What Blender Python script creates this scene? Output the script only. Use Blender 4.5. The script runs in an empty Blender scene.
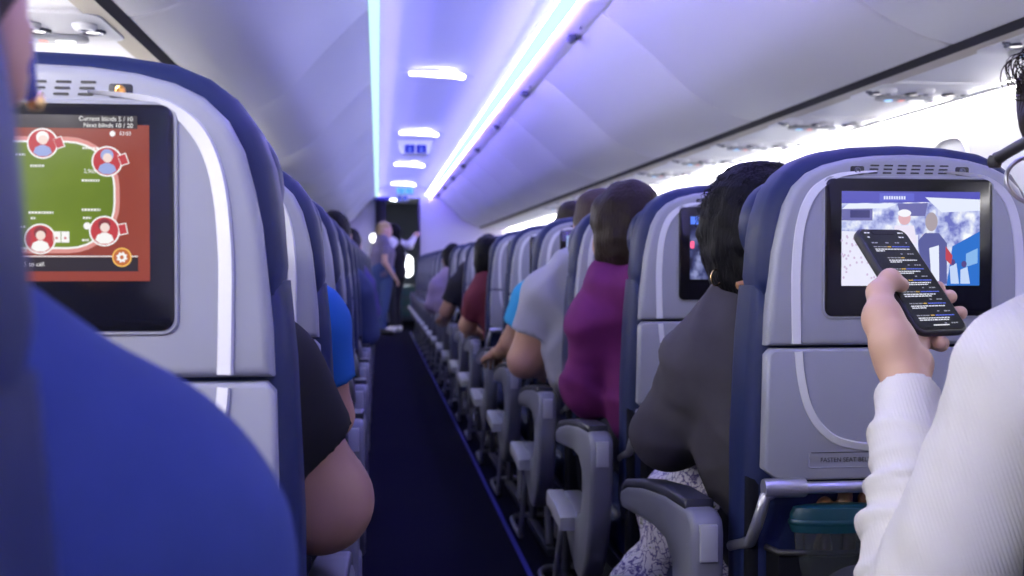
import bpy, bmesh, math, random
import numpy as np
from mathutils import Vector, Matrix, Euler

# ------------------------------------------------------------------ camera, world, lights, exposure
scene = bpy.context.scene
COL = scene.collection
F_PX = 1150.0
YAW = math.atan(134.0 / F_PX)
PITCH = math.atan(22.0 / math.hypot(F_PX, 134.0))
cam_data = bpy.data.cameras.new('camera')
cam_data.sensor_width = 36.0
cam_data.lens = F_PX / 1024.0 * 36.0
cam_data.clip_start = 0.02
cam_data.clip_end = 100
cam_data.dof.use_dof = True
cam_data.dof.focus_distance = 1.42
cam_data.dof.aperture_fstop = 7.5
camera = bpy.data.objects.new('camera', cam_data)
COL.objects.link(camera)
camera.location = (0, 0, 1.0)
camera.rotation_euler = (math.pi / 2 - PITCH, 0, -YAW)
scene.camera = camera

world = bpy.data.worlds.new('world')
scene.world = world
world.use_nodes = True
world.node_tree.nodes['Background'].inputs[0].default_value = (0.55, 0.6, 1.0, 1)
world.node_tree.nodes['Background'].inputs[1].default_value = 0.05
vs = scene.view_settings
vs.view_transform = 'Standard'
vs.look = 'None'
vs.gamma = 1.0
vs.use_curve_mapping = False
vs.exposure = 0.0
scene.cycles.max_bounces = 7
scene.cycles.diffuse_bounces = 4
scene.cycles.glossy_bounces = 3
scene.cycles.transmission_bounces = 4
scene.cycles.use_denoising = True
scene.cycles.adaptive_threshold = 0.01
scene.cycles.sample_clamp_indirect = 6.0
scene.cycles.caustics_reflective = False
scene.cycles.caustics_refractive = False

# strengths of the cabin's own lights
COVE_CYAN = 1.3        # white-cyan cove strip
COVE_VIOLET = 180.0      # violet mood strip beside it
LAMP = 12.0             # round-ended ceiling lamps
WASH = 36.0             # sidewall wash strip above the windows
DAY = 8.0              # daylight in the window panes
READING = 4.0

# ------------------------------------------------------------------ materials
MATS = {}
def mat(name, col, rough=0.5, metal=0.0, bump=None, coat=0.0, spec=0.5, var=None, sheen=0.0, emit=None, trans=0.0):
    if name in MATS: return MATS[name]
    m = bpy.data.materials.new(name); m.use_nodes = True
    nt = m.node_tree; p = nt.nodes['Principled BSDF']
    p.inputs['Base Color'].default_value = (*col, 1)
    p.inputs['Roughness'].default_value = rough
    p.inputs['Metallic'].default_value = metal
    p.inputs['Specular IOR Level'].default_value = spec
    p.inputs['Coat Weight'].default_value = coat
    p.inputs['Sheen Weight'].default_value = sheen
    if trans: p.inputs['Transmission Weight'].default_value = trans
    if emit:
        p.inputs['Emission Color'].default_value = (*emit[0], 1)
        p.inputs['Emission Strength'].default_value = emit[1]
    tc = nt.nodes.new('ShaderNodeTexCoord')
    if var:      # colour variation of the cloth or plastic itself: (second colour, scale, detail)
        nz = nt.nodes.new('ShaderNodeTexNoise'); nz.inputs['Scale'].default_value = var[1]; nz.inputs['Detail'].default_value = 4
        mx = nt.nodes.new('ShaderNodeMix'); mx.data_type = 'RGBA'
        nt.links.new(tc.outputs['Object'], nz.inputs['Vector'])
        nt.links.new(nz.outputs['Fac'], mx.inputs['Factor'])
        mx.inputs['A'].default_value = (*col, 1); mx.inputs['B'].default_value = (*var[0], 1)
        nt.links.new(mx.outputs['Result'], p.inputs['Base Color'])
    if bump:     # (kind, scale, strength, distance)
        kind, sc, st, di = bump
        b = nt.nodes.new('ShaderNodeBump'); b.inputs['Strength'].default_value = st; b.inputs['Distance'].default_value = di
        if kind == 'noise':
            t = nt.nodes.new('ShaderNodeTexNoise'); t.inputs['Scale'].default_value = sc; t.inputs['Detail'].default_value = 3; out = t.outputs['Fac']
        elif kind == 'voronoi':
            t = nt.nodes.new('ShaderNodeTexVoronoi'); t.inputs['Scale'].default_value = sc; out = t.outputs['Distance']
        else:
            t = nt.nodes.new('ShaderNodeTexWave'); t.inputs['Scale'].default_value = sc; t.bands_direction = kind; out = t.outputs['Fac']
            t.inputs['Distortion'].default_value = 0.6
        nt.links.new(tc.outputs['Object'], t.inputs['Vector'])
        nt.links.new(out, b.inputs['Height']); nt.links.new(b.outputs['Normal'], p.inputs['Normal'])
    MATS[name] = m
    return m

def emis(name, col, strength):
    if name in MATS: return MATS[name]
    m = bpy.data.materials.new(name); m.use_nodes = True
    nt = m.node_tree; nt.nodes.clear()
    e = nt.nodes.new('ShaderNodeEmission'); o = nt.nodes.new('ShaderNodeOutputMaterial')
    e.inputs[0].default_value = (*col, 1); e.inputs[1].default_value = strength
    nt.links.new(e.outputs[0], o.inputs[0]); MATS[name] = m
    return m

def scr(name, col, k=1.0):
    """A lit pixel colour of a display, behind its glossy cover glass."""
    return mat('screen_' + name, (0.004, 0.004, 0.005), rough=0.12, emit=(col, k), spec=0.35)

M_SHELL = mat('grey_plastic', (0.255, 0.265, 0.315), rough=0.38, bump=('noise', 900, 0.08, 0.0005), spec=0.4)
M_HIGHLIGHT = mat('ridge_highlight_plastic', (0.60, 0.61, 0.67), rough=0.25, coat=0.3)  # paler than the shell: the sculpted ridge's highlight put into its colour
M_LEATHER = mat('navy_leather', (0.009, 0.016, 0.066), rough=0.5, bump=('voronoi', 500, 0.12, 0.0006), spec=0.25)
M_NAVY = mat('navy_fabric', (0.0035, 0.004, 0.008), spec=0.15, rough=0.9, bump=('noise', 600, 0.2, 0.0006))
M_BLACK = mat('black_gloss', (0.006, 0.006, 0.008), rough=0.14, spec=0.5)
M_SOFTBLACK = mat('soft_black', (0.012, 0.012, 0.015), rough=0.5)
M_METAL = mat('brushed_metal', (0.42, 0.43, 0.50), rough=0.33, metal=0.75)
M_FRAME = mat('seat_metal', (0.10, 0.105, 0.15), rough=0.4, metal=0.5)
M_ARM = mat('armrest_plastic', (0.15, 0.155, 0.205), rough=0.38)
M_ARM2 = mat('armrest_light_plastic', (0.34, 0.35, 0.41), rough=0.35)
M_PAD = mat('armrest_pad', (0.022, 0.024, 0.04), rough=0.5)
M_WHITE = mat('cabin_white', (0.86, 0.86, 0.88), rough=0.42, spec=0.4)
M_CEIL = mat('ceiling_white', (0.76, 0.76, 0.80), rough=0.55)
M_BEIGE = mat('valance_beige', (0.55, 0.50, 0.40), rough=0.5)
M_GAP = mat('dark_gasket', (0.015, 0.015, 0.02), rough=0.7)
M_CARPET = mat('navy_carpet', (0.005, 0.005, 0.014), rough=1.0, bump=('noise', 350, 0.5, 0.002), var=((0.008, 0.008, 0.022), 60), spec=0.05)
M_STRIP = mat('blue_floor_strip', (0.05, 0.045, 0.55), rough=0.35, coat=0.4)
M_GOLD = mat('gold', (0.75, 0.50, 0.22), rough=0.25, metal=1.0)
M_BRASS = mat('brass', (0.70, 0.38, 0.12), rough=0.3, metal=1.0)

# ------------------------------------------------------------------ object helpers
def link(o, parent=None):
    COL.objects.link(o)
    if parent is not None: o.parent = parent
    return o

def tag(o, label=None, cat=None, group=None, kind=None):
    if label: o['label'] = label
    if cat: o['category'] = cat
    if group: o['group'] = group
    if kind: o['kind'] = kind
    return o

def thing(name, label, cat, loc=(0, 0, 0), group=None):
    o = bpy.data.objects.new(name, None); o.empty_display_size = 0.1
    link(o); o.location = loc
    return tag(o, label, cat, group)

def finish(name, me, m, parent=None, smooth=40):
    if m is not None and not me.materials: me.materials.append(m)
    if smooth:
        me.shade_smooth()
        if smooth < 180: me.set_sharp_from_angle(angle=math.radians(smooth))
    return link(bpy.data.objects.new(name, me), parent)

def bobj(name, bm, m, parent=None, smooth=40):
    bmesh.ops.recalc_face_normals(bm, faces=bm.faces)
    me = bpy.data.meshes.new(name); bm.to_mesh(me); bm.free()
    return finish(name, me, m, parent, smooth)

def add_plate(bm, pts, axis, a0, a1, bev=0.0, seg=2):
    """Extrudes a 2D outline along an axis ('x','y','z') from a0 to a1; rounds the rims by bev."""
    def v3(p, a):
        return {'y': (p[0], a, p[1]), 'x': (a, p[0], p[1]), 'z': (p[0], p[1], a)}[axis]
    A = [bm.verts.new(v3(p, a0)) for p in pts]; B = [bm.verts.new(v3(p, a1)) for p in pts]
    n = len(pts)
    f0 = bm.faces.new(A); f1 = bm.faces.new(B[::-1])
    side = [bm.faces.new((A[i], B[i], B[(i + 1) % n], A[(i + 1) % n])) for i in range(n)]
    bmesh.ops.recalc_face_normals(bm, faces=[f0, f1] + side)
    if bev > 0:
        ed = [e for f in (f0, f1) for e in f.edges]
        bmesh.ops.bevel(bm, geom=list(set(ed)), offset=bev, segments=seg, profile=0.5, affect='EDGES', clamp_overlap=True)

def plate(name, pts, axis, a0, a1, m, parent=None, bev=0.0, seg=2, smooth=40):
    bm = bmesh.new(); add_plate(bm, pts, axis, a0, a1, bev, seg)
    return bobj(name, bm, m, parent, smooth)

def rrect(x0, z0, x1, z1, r, n=5):
    out = []
    for cx, cz, a in ((x1 - r, z1 - r, 0), (x0 + r, z1 - r, 90), (x0 + r, z0 + r, 180), (x1 - r, z0 + r, 270)):
        for i in range(n + 1):
            t = math.radians(a + 90 * i / n)
            out.append((cx + r * math.cos(t), cz + r * math.sin(t)))
    return out

def ellipse(cx, cz, rx, rz, n=28):
    return [(cx + rx * math.cos(2 * math.pi * i / n), cz + rz * math.sin(2 * math.pi * i / n)) for i in range(n)]

def add_box(bm, lo, hi, bev=0.0, seg=2):
    add_plate(bm, [(lo[0], lo[2]), (hi[0], lo[2]), (hi[0], hi[2]), (lo[0], hi[2])], 'y', lo[1], hi[1], 0)
    if bev > 0:
        fs = [f for f in bm.faces if all(lo[i] - 1e-6 <= v.co[i] <= hi[i] + 1e-6 for v in f.verts for i in range(3))]
        bmesh.ops.bevel(bm, geom=list({e for f in fs for e in f.edges}), offset=bev, segments=seg, profile=0.5, affect='EDGES', clamp_overlap=True)

def box(name, lo, hi, m, parent=None, bev=0.0, seg=2, smooth=40):
    bm = bmesh.new(); add_box(bm, lo, hi, bev, seg)
    return bobj(name, bm, m, parent, smooth)

def smooth_path(pts, n=6):
    P = [Vector(p) for p in pts]; out = []
    for i in range(len(P) - 1):
        p0 = P[max(i - 1, 0)]; p1 = P[i]; p2 = P[i + 1]; p3 = P[min(i + 2, len(P) - 1)]
        for j in range(n):
            t = j / n
            out.append(0.5 * ((2 * p1) + (p2 - p0) * t + (2 * p0 - 5 * p1 + 4 * p2 - p3) * t * t + (3 * p1 - p0 - 3 * p2 + p3) * t ** 3))
    out.append(P[-1])
    return out

def add_tube(bm, pts, r, seg=10, closed=False, cap=True):
    P = [Vector(p) for p in pts]; n = len(P)
    R = r if hasattr(r, '__len__') else [r] * n
    rings = []; nrm = None
    for i in range(n):
        if closed: t = (P[(i + 1) % n] - P[i - 1]).normalized()
        else: t = (P[min(i + 1, n - 1)] - P[max(i - 1, 0)]).normalized()
        if nrm is None:
            nrm = t.orthogonal().normalized()
        nrm = (nrm - t * nrm.dot(t))
        nrm = nrm.normalized() if nrm.length > 1e-6 else t.orthogonal().normalized()
        b = t.cross(nrm)
        rings.append([bm.verts.new(P[i] + (nrm * math.cos(2 * math.pi * k / seg) + b * math.sin(2 * math.pi * k / seg)) * R[i]) for k in range(seg)])
    for i in range(n if closed else n - 1):
        a, b = rings[i], rings[(i + 1) % n]
        for k in range(seg):
            bm.faces.new((a[k], a[(k + 1) % seg], b[(k + 1) % seg], b[k]))
    if cap and not closed:
        bm.faces.new(rings[0][::-1]); bm.faces.new(rings[-1])

def tube(name, pts, r, m, parent=None, seg=10, closed=False):
    bm = bmesh.new(); add_tube(bm, pts, r, seg, closed)
    return bobj(name, bm, m, parent, 60)

def add_lathe(bm, prof, seg=24, M=None):
    """prof: (radius, height) pairs turned about local z."""
    M = M or Matrix()
    rings = []
    for r, h in prof:
        rings.append([bm.verts.new(M @ Vector((r * math.cos(2 * math.pi * k / seg), r * math.sin(2 * math.pi * k / seg), h))) for k in range(seg)])
    for a, b in zip(rings, rings[1:]):
        for k in range(seg): bm.faces.new((a[k], a[(k + 1) % seg], b[(k + 1) % seg], b[k]))
    bm.faces.new(rings[0][::-1]); bm.faces.new(rings[-1])

def lathe(name, prof, m, parent=None, seg=24, M=None):
    bm = bmesh.new(); add_lathe(bm, prof, seg, M)
    return bobj(name, bm, m, parent, 40)

def sweep_y(name, prof, y0, y1, m, parent=None, smooth=60, thick=0.0):
    """An (x,z) open profile swept along y; with thickness it becomes a closed sheet."""
    bm = bmesh.new()
    P = [Vector((p[0], 0, p[1])) for p in prof]
    if thick:
        off = []
        for i in range(len(P)):
            t = (P[min(i + 1, len(P) - 1)] - P[max(i - 1, 0)]).normalized()
            off.append(P[i] + Vector((-t.z, 0, t.x)) * thick)
        loop = P + off[::-1]
        add_plate(bm, [(p.x, p.z) for p in loop], 'y', y0, y1, 0)
    else:
        A = [bm.verts.new((p.x, y0, p.z)) for p in P]; B = [bm.verts.new((p.x, y1, p.z)) for p in P]
        for i in range(len(P) - 1): bm.faces.new((A[i], A[i + 1], B[i + 1], B[i]))
    return bobj(name, bm, m, parent, smooth)

def text(body, x, z, size, m, parent, y, align='CENTER', name='text', rotm=None):
    c = bpy.data.curves.new(name, 'FONT'); c.body = body; c.size = size; c.align_x = align; c.align_y = 'CENTER'
    c.materials.append(m)
    o = link(bpy.data.objects.new(name, c), parent)
    o.location = (x, y, z); o.rotation_euler = (math.pi / 2, 0, 0)
    if rotm is not None: o.matrix_local = rotm
    bpy.context.view_layer.update()
    me = bpy.data.meshes.new_from_object(o.evaluated_get(bpy.context.evaluated_depsgraph_get()))
    if not me.materials: me.materials.append(m)
    r = link(bpy.data.objects.new(name, me), parent); r.matrix_local = o.matrix_local.copy()
    bpy.data.objects.remove(o)
    return r

def kids(o): return [c for c in COL.objects if c.parent is o]
def copy_tree(o, children, parent=None, skip=()):
    c = o.copy(); COL.objects.link(c); c.parent = parent
    for ch in children.get(o, ()):
        if ch.name.split('.')[0] in skip: continue
        copy_tree(ch, children, c, skip)
    return c
def child_map():
    d = {}
    for o in COL.objects:
        if o.parent is not None: d.setdefault(o.parent, []).append(o)
    return d

# ------------------------------------------------------------------ organic surfaces: smooth union of tapered limbs, meshed as one skin
class Body:
    def __init__(self, k=0.02): self.p = []; self.k = k
    def cone(self, a, b, ra, rb, k=None, flat=(False, False), squash=None, ripple=None):
        self.p.append(('cone', np.array(a, float), np.array(b, float), ra, rb, k or self.k, flat, squash, ripple)); return self
    def ell(self, c, r, R=None, k=None, op='add'):
        self.p.append(('ell', np.array(c, float), np.array(r, float), np.eye(3) if R is None else np.array(R), k or self.k, op)); return self
    def cut(self, p, n):
        self.p.append(('cut', np.array(p, float), np.array(n, float) / np.linalg.norm(n))); return self
    def mesh(self, h, noise=None, name='body'):
        lo = np.full(3, 1e9); hi = -lo
        for q in self.p:
            if q[0] == 'cone':
                r = max(q[3], q[4]) * 1.15 + 0.01
                lo = np.minimum(lo, np.minimum(q[1], q[2]) - r); hi = np.maximum(hi, np.maximum(q[1], q[2]) + r)
            elif q[0] == 'ell' and q[5] == 'add':
                r = q[2].max(); lo = np.minimum(lo, q[1] - r); hi = np.maximum(hi, q[1] + r)
        lo -= 4 * h; hi += 4 * h
        n = np.ceil((hi - lo) / h).astype(int) + 1
        ax = [lo[i] + h * np.arange(n[i]) for i in range(3)]
        Fd = np.full(tuple(n), 0.05, np.float32)
        for q in self.p:
            if q[0] == 'cut':
                d = sum((ax[i].reshape([-1 if j == i else 1 for j in range(3)]) - q[1][i]) * q[2][i] for i in range(3))
                Fd = np.maximum(Fd, d.astype(np.float32)); continue
            if q[0] == 'cone':
                r = max(q[3], q[4]) * (1.15 if q[8] else 1.0); k = q[5]; l0 = np.minimum(q[1], q[2]) - r; h0 = np.maximum(q[1], q[2]) + r
            else:
                r = q[2].max(); k = q[4]; l0 = q[1] - r; h0 = q[1] + r
            m = k + 3 * h
            i0 = np.clip(np.floor((l0 - m - lo) / h).astype(int), 0, n - 1); i1 = np.clip(np.ceil((h0 + m - lo) / h).astype(int) + 1, 1, n)
            sl = tuple(slice(a, b) for a, b in zip(i0, i1))
            X, Y, Z = np.meshgrid(*(ax[i][sl[i]] for i in range(3)), indexing='ij', sparse=True)
            if q[0] == 'cone':
                _, a, b, ra, rb, k, flat, squash, rip = q
                ab = b - a; L2 = max(ab.dot(ab), 1e-12)
                t = ((X - a[0]) * ab[0] + (Y - a[1]) * ab[1] + (Z - a[2]) * ab[2]) / L2
                tc = np.clip(t, 0, 1)
                dx, dy, dz = X - a[0] - tc * ab[0], Y - a[1] - tc * ab[1], Z - a[2] - tc * ab[2]
                if squash is not None:
                    nn, s = np.array(squash[0], float), squash[1]; nn /= np.linalg.norm(nn)
                    g = (dx * nn[0] + dy * nn[1] + dz * nn[2]) * (1 / s - 1)
                    dx, dy, dz = dx + g * nn[0], dy + g * nn[1], dz + g * nn[2]
                rr = ra + (rb - ra) * tc
                if rip is not None:     # cloth folds across the limb: (depth, folds, phase)
                    w = dx * 37.0 + dz * 23.0 - dy * 29.0
                    rr = rr + rip[0] * (np.sin(tc * rip[1] * 6.283 + rip[2] + 0.9 * np.sin(w * 1.3)) + 0.5 * np.sin(tc * rip[1] * 11.3 + w))
                d = np.sqrt(dx * dx + dy * dy + dz * dz) - rr
                if squash is not None: d = d * max(0.6, min(1.0, squash[1]))
                L = math.sqrt(L2)
                if flat[0]: d = np.maximum(d, -t * L)
                if flat[1]: d = np.maximum(d, (t - 1) * L)
            else:
                _, c, rad, R, k, op = q
                U = [(X - c[0]) * R[0][j] + (Y - c[1]) * R[1][j] + (Z - c[2]) * R[2][j] for j in range(3)]
                k0 = np.sqrt(sum((U[j] / rad[j]) ** 2 for j in range(3)) + 1e-12); k1 = np.sqrt(sum((U[j] / rad[j] ** 2) ** 2 for j in range(3)) + 1e-12)
                d = k0 * (k0 - 1) / k1
            d = d.astype(np.float32); cur = Fd[sl]
            if q[0] == 'ell' and q[5] == 'sub':
                hh = np.maximum(k - np.abs(-d - cur), 0) / k
                Fd[sl] = np.maximum(cur, -d) + hh * hh * k * 0.25
            else:
                hh = np.maximum(k - np.abs(d - cur), 0) / k
                Fd[sl] = np.minimum(cur, d) - hh * hh * k * 0.25
        if noise:     # (amplitude, frequency, seed)
            for amp, fr, seed, *ridge in (noise if isinstance(noise, list) else [noise]):
                rs = np.random.RandomState(seed); tot = 0
                for _ in range(7):
                    v = rs.normal(size=3); v = v / np.linalg.norm(v) * fr * rs.uniform(0.6, 1.5); ph = rs.uniform(0, 6.28)
                    tot = tot + np.sin(ax[0][:, None, None] * v[0] + ax[1][None, :, None] * v[1] + ax[2][None, None, :] * v[2] + ph)
                Fd += (amp * 0.4 * tot if not ridge else -amp * np.exp(-(tot * 0.9) ** 2)).astype(np.float32)
        return nets(Fd, lo, h)

def nets(Fd, o, h):
    S = Fd < 0
    c = sum(S[i:S.shape[0] - 1 + i, j:S.shape[1] - 1 + j, k:S.shape[2] - 1 + k].astype(np.int8) for i in (0, 1) for j in (0, 1) for k in (0, 1))
    act = (c > 0) & (c < 8)
    idx = np.argwhere(act)
    acc = np.zeros((len(idx), 3)); cnt = np.zeros(len(idx))
    cor = [(i, j, k) for i in (0, 1) for j in (0, 1) for k in (0, 1)]
    for a in cor:
        for ax in range(3):
            if a[ax]: continue
            b = list(a); b[ax] = 1
            fa = Fd[idx[:, 0] + a[0], idx[:, 1] + a[1], idx[:, 2] + a[2]]; fb = Fd[idx[:, 0] + b[0], idx[:, 1] + b[1], idx[:, 2] + b[2]]
            m = (fa < 0) != (fb < 0)
            t = np.where(m, fa / np.where(m, fa - fb, 1), 0)
            pos = np.tile(np.array(a, float), (len(idx), 1)); pos[:, ax] += t
            acc[m] += pos[m]; cnt[m] += 1
    V = (idx + acc / np.maximum(cnt, 1)[:, None]) * h + o
    ids = np.full(act.shape, -1, np.int64); ids[act] = np.arange(len(idx))
    quads = []
    for ax in range(3):
        u, v = [(1, 2), (2, 0), (0, 1)][ax]
        s0 = [slice(None)] * 3; s1 = [slice(None)] * 3
        s0[ax] = slice(0, -1); s1[ax] = slice(1, None)
        ch = S[tuple(s0)] != S[tuple(s1)]
        e = np.argwhere(ch)
        e = e[(e[:, u] > 0) & (e[:, v] > 0) & (e[:, u] < act.shape[u]) & (e[:, v] < act.shape[v])]
        def g(du, dv):
            q = e.copy(); q[:, u] -= du; q[:, v] -= dv
            return ids[q[:, 0], q[:, 1], q[:, 2]]
        Q = np.stack([g(1, 1), g(0, 1), g(0, 0), g(1, 0)], 1)
        inside = S[e[:, 0], e[:, 1], e[:, 2]]
        Q[~inside] = Q[~inside][:, ::-1]
        quads.append(Q[(Q >= 0).all(1)])
    return V, np.concatenate(quads)

def join_nets(*vf):
    Vs, Qs, o = [], [], 0
    for V, Q in vf:
        Vs.append(V); Qs.append(Q + o); o += len(V)
    return np.concatenate(Vs), np.concatenate(Qs)

def net_obj(name, VQ, m, parent=None):
    V, Q = VQ
    me = bpy.data.meshes.new(name)
    me.vertices.add(len(V)); me.vertices.foreach_set('co', V.astype(np.float32).ravel())
    me.loops.add(Q.size); me.loops.foreach_set('vertex_index', Q.astype(np.int32).ravel())
    me.polygons.add(len(Q)); me.polygons.foreach_set('loop_start', np.arange(0, Q.size, 4, dtype=np.int32))
    me.update(calc_edges=True); me.validate()
    return finish(name, me, m, parent, 180)

def hair_tubes(name, strands, m, parent, r=0.0007, seg=4):
    bm = bmesh.new()
    for s in strands:
        n = len(s); add_tube(bm, s, [r * (1 - 0.6 * i / (n - 1)) for i in range(n)], seg, cap=False)
    return bobj(name, bm, m, parent, 180)

# ------------------------------------------------------------------ the cabin shell
ORD = ['first', 'second', 'third', 'fourth', 'fifth', 'sixth', 'seventh', 'eighth', 'ninth', 'tenth', 'eleventh', 'twelfth', 'thirteenth',
       'fourteenth', 'fifteenth', 'sixteenth', 'seventeenth', 'eighteenth', 'nineteenth', 'twentieth', 'twenty-first', 'twenty-second']
Y0, Y1 = -2.2, 17.8          # cabin length that is built
XR, XL = 2.10, -1.16         # sidewalls
def struct(o, label): return tag(o, label, None, None, 'structure')

struct(box('floor', (XL, Y0, -0.05), (XR, 21.0, 0.0), M_CARPET), 'dark navy carpeted cabin floor')
struct(sweep_y('ceiling', [(-0.06, 2.10), (-0.03, 2.16), (0.04, 2.205), (0.14, 2.23), (0.28, 2.245), (0.44, 2.245), (0.58, 2.23), (0.72, 2.205), (0.80, 2.16), (0.83, 2.10)], Y0, Y1, M_CEIL, thick=0.02),
       'arched white ceiling panel over the aisle')
for nm, x, s in (('wall_left', XL, 1), ('wall_right', XR, -1)):
    struct(sweep_y(nm, [(x, 0), (x, 0.9), (x - 0.0 * s, 1.2), (x + 0.02 * s, 1.45), (x + 0.07 * s, 1.60)][::s], Y0, Y1, M_WHITE, thick=0.02), 'white curved cabin sidewall')
struct(box('wall_back', (XL, Y0 - 0.03, 0), (XR, Y0, 2.27), M_WHITE), 'white wall behind the last rows')
# underside panels between bins and sidewalls
struct(sweep_y('trim_1', [(1.588, 1.592), (1.85, 1.588), (2.06, 1.592)], Y0, Y1, M_WHITE, thick=0.012), 'white service panel strip under the bins by the phone user')
struct(sweep_y('trim_2', [(-1.12, 1.592), (-0.90, 1.588), (-0.622, 1.592)], Y0, Y1, M_WHITE, thick=0.012), 'white service panel strip under the bins by the poker screen')
# beige lip and dark gasket under each bin edge
struct(sweep_y('trim_3', [(1.585, 1.588), (1.635, 1.584)], Y0, Y1, M_BEIGE, thick=0.004), 'beige valance lip under the bins')
struct(sweep_y('trim_4', [(-0.675, 1.584), (-0.622, 1.588)], Y0, Y1, M_BEIGE, thick=0.004), 'beige valance lip under the bins')
struct(sweep_y('trim_5', [(1.555, 1.602), (1.586, 1.5885)], Y0, Y1, M_GAP, thick=0.004), 'dark gasket along the bin edge')
struct(sweep_y('trim_6', [(-0.622, 1.5885), (-0.598, 1.602)], Y0, Y1, M_GAP, thick=0.004), 'dark gasket along the bin edge')
# white rails between cove strip and bin lip
struct(sweep_y('trim_7', [(0.800, 2.066), (0.84, 2.064), (0.905, 2.042)], Y0, Y1, M_WHITE, thick=0.015), 'white ceiling rail above the bin lip')
struct(sweep_y('trim_8', [(-0.10, 2.05), (-0.06, 2.062), (-0.03, 2.066)], Y0, Y1, M_WHITE, thick=0.015), 'white ceiling rail above the bin lip')

# cove light strips
M_CYAN = emis('cove_cyan', (0.58, 0.94, 1.0), COVE_CYAN)
M_INNER = emis('cove_blue', (0.25, 0.245, 1.0), COVE_VIOLET * 0.38)
M_VIO = emis('cove_violet', (0.24, 0.17, 1.0), COVE_VIOLET)
for lab, xs, xv in (('white-cyan cove light strip over the phone user\'s bins', (0.738, 2.086, 0.800, 2.062), (0.800, 2.0615, 0.806, 2.0605)),
                    ('white-cyan cove light strip over the poker screen\'s bins', (-0.030, 2.066, 0.006, 2.086), (-0.042, 2.0645, -0.030, 2.066))):
    t = thing('cove_light_strip', lab, 'light strip', (xs[0], Y0, 2.06))
    M_CYAN2 = M_CYAN
    prof = [(0.0, 0.026), (0.026, 0.004), (0.048, -0.003), (0.060, 0.003)] if xs[0] > 0.3 else [(-0.016, 0.003), (-0.004, -0.003), (0.014, 0.006), (0.036, 0.026)]
    o = sweep_y('diffuser', prof, 0, Y1 - Y0, M_CYAN, t, thick=-0.004)
    w = 1 if xs[0] > 0.3 else -1
    xi, zi = (xs[0], xs[1]) if w > 0 else (xs[2], xs[3])
    xo = (xi - xs[0] + 0.002) if w > 0 else (xi - xs[0] - 0.002)
    o = sweep_y('inner_diode_row', [(xo, zi - 2.06 + 0.001), (xo, zi - 2.06 + 0.015)], 0, Y1 - Y0, M_INNER, t)
    o = sweep_y('violet_diode_row', [(xv[0] - xs[0], xv[1] - 2.0608), (xv[2] - xs[0], xv[3] - 2.0608)], 0, Y1 - Y0, M_VIO, t, thick=-0.004)

# sidewall wash lights
M_WASH = emis('wash', (1.0, 0.97, 0.97), WASH)
for lab, x, s in (('white wash light strip above the bright sidewall beside the phone user', XR - 0.075, -1), ('white wash light strip above the sidewall beside the poker screen', XL + 0.075, 1)):
    t = thing('sidewall_wash_light', lab, 'light strip', (x, Y0, 1.575))
    box('diffuser', (-0.018, 0.02, -0.012), (0.018, Y1 - Y0 - 0.02, 0.0), M_WASH, t)
    sweep_y('rail', [(-0.026, 0.012), (-0.026, -0.004)] if s < 0 else [(0.026, -0.004), (0.026, 0.012)], 0.02, Y1 - Y0 - 0.02, M_WHITE, t, thick=0.004)

# windows in the phone user's sidewall and the opposite one
M_DAY = emis('daylight', (0.93, 0.96, 1.0), DAY)
M_DAY2 = emis('daylight_sunny_side', (1.0, 0.96, 0.92), DAY * 4.5)
M_SHADE = mat('shade_grey', (0.34, 0.35, 0.40), rough=0.6)
M_REVEAL = mat('window_reveal', (0.62, 0.62, 0.65), rough=0.5)
wi = 0
for x, s in ((XR, -1), (XL, 1)):
    for j in range(20 if s < 0 else 9):
        wi += 1
        yc = -0.70 + j * 0.94 + (0.0 if s < 0 else -0.6)
        wdw = bpy.data.objects.new('window_%d' % wi, None); link(wdw); wdw.location = (x, yc, 1.27)
        struct(wdw, 'rounded cabin window in the white sidewall')
        bm = bmesh.new(); ring = rrect(-0.15, -0.21, 0.15, 0.21, 0.11); ring2 = rrect(-0.115, -0.17, 0.115, 0.17, 0.09)
        A = [bm.verts.new((s * 0.022 + (s * -0.02 * 0), p[0], p[1])) for p in ring]; B = [bm.verts.new((s * 0.030, p[0] * 0.93, p[1] * 0.93)) for p in ring]
        C = [bm.verts.new((s * 0.006, p[0], p[1])) for p in ring2]
        n = len(A)
        for P_, Q_ in ((A, B), (B, C)):
            for i in range(n): bm.faces.new((P_[i], P_[(i + 1) % n], Q_[(i + 1) % n], Q_[i]))
        bobj('frame', bm, M_REVEAL, wdw, 60)
        dark = (s < 0 and abs(yc - 4.0) < 0.3)
        plate('shade' if dark else 'pane', rrect(-0.12, -0.175, 0.12, 0.175, 0.09), 'x', s * 0.004, s * 0.009, M_SHADE if dark else (M_DAY if s < 0 else M_DAY2), wdw)

# blue path strips at the aisle edges
for lab, x in (('blue floor path strip along the phone user\'s row line', 0.487), ('blue floor path strip at the foot of the poker screen\'s row', -0.10)):
    tag(box('floor_path_strip', (x - 0.008, Y0, 0.0), (x + 0.008, 17.5, 0.004), M_STRIP), lab, 'floor strip')

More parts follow.
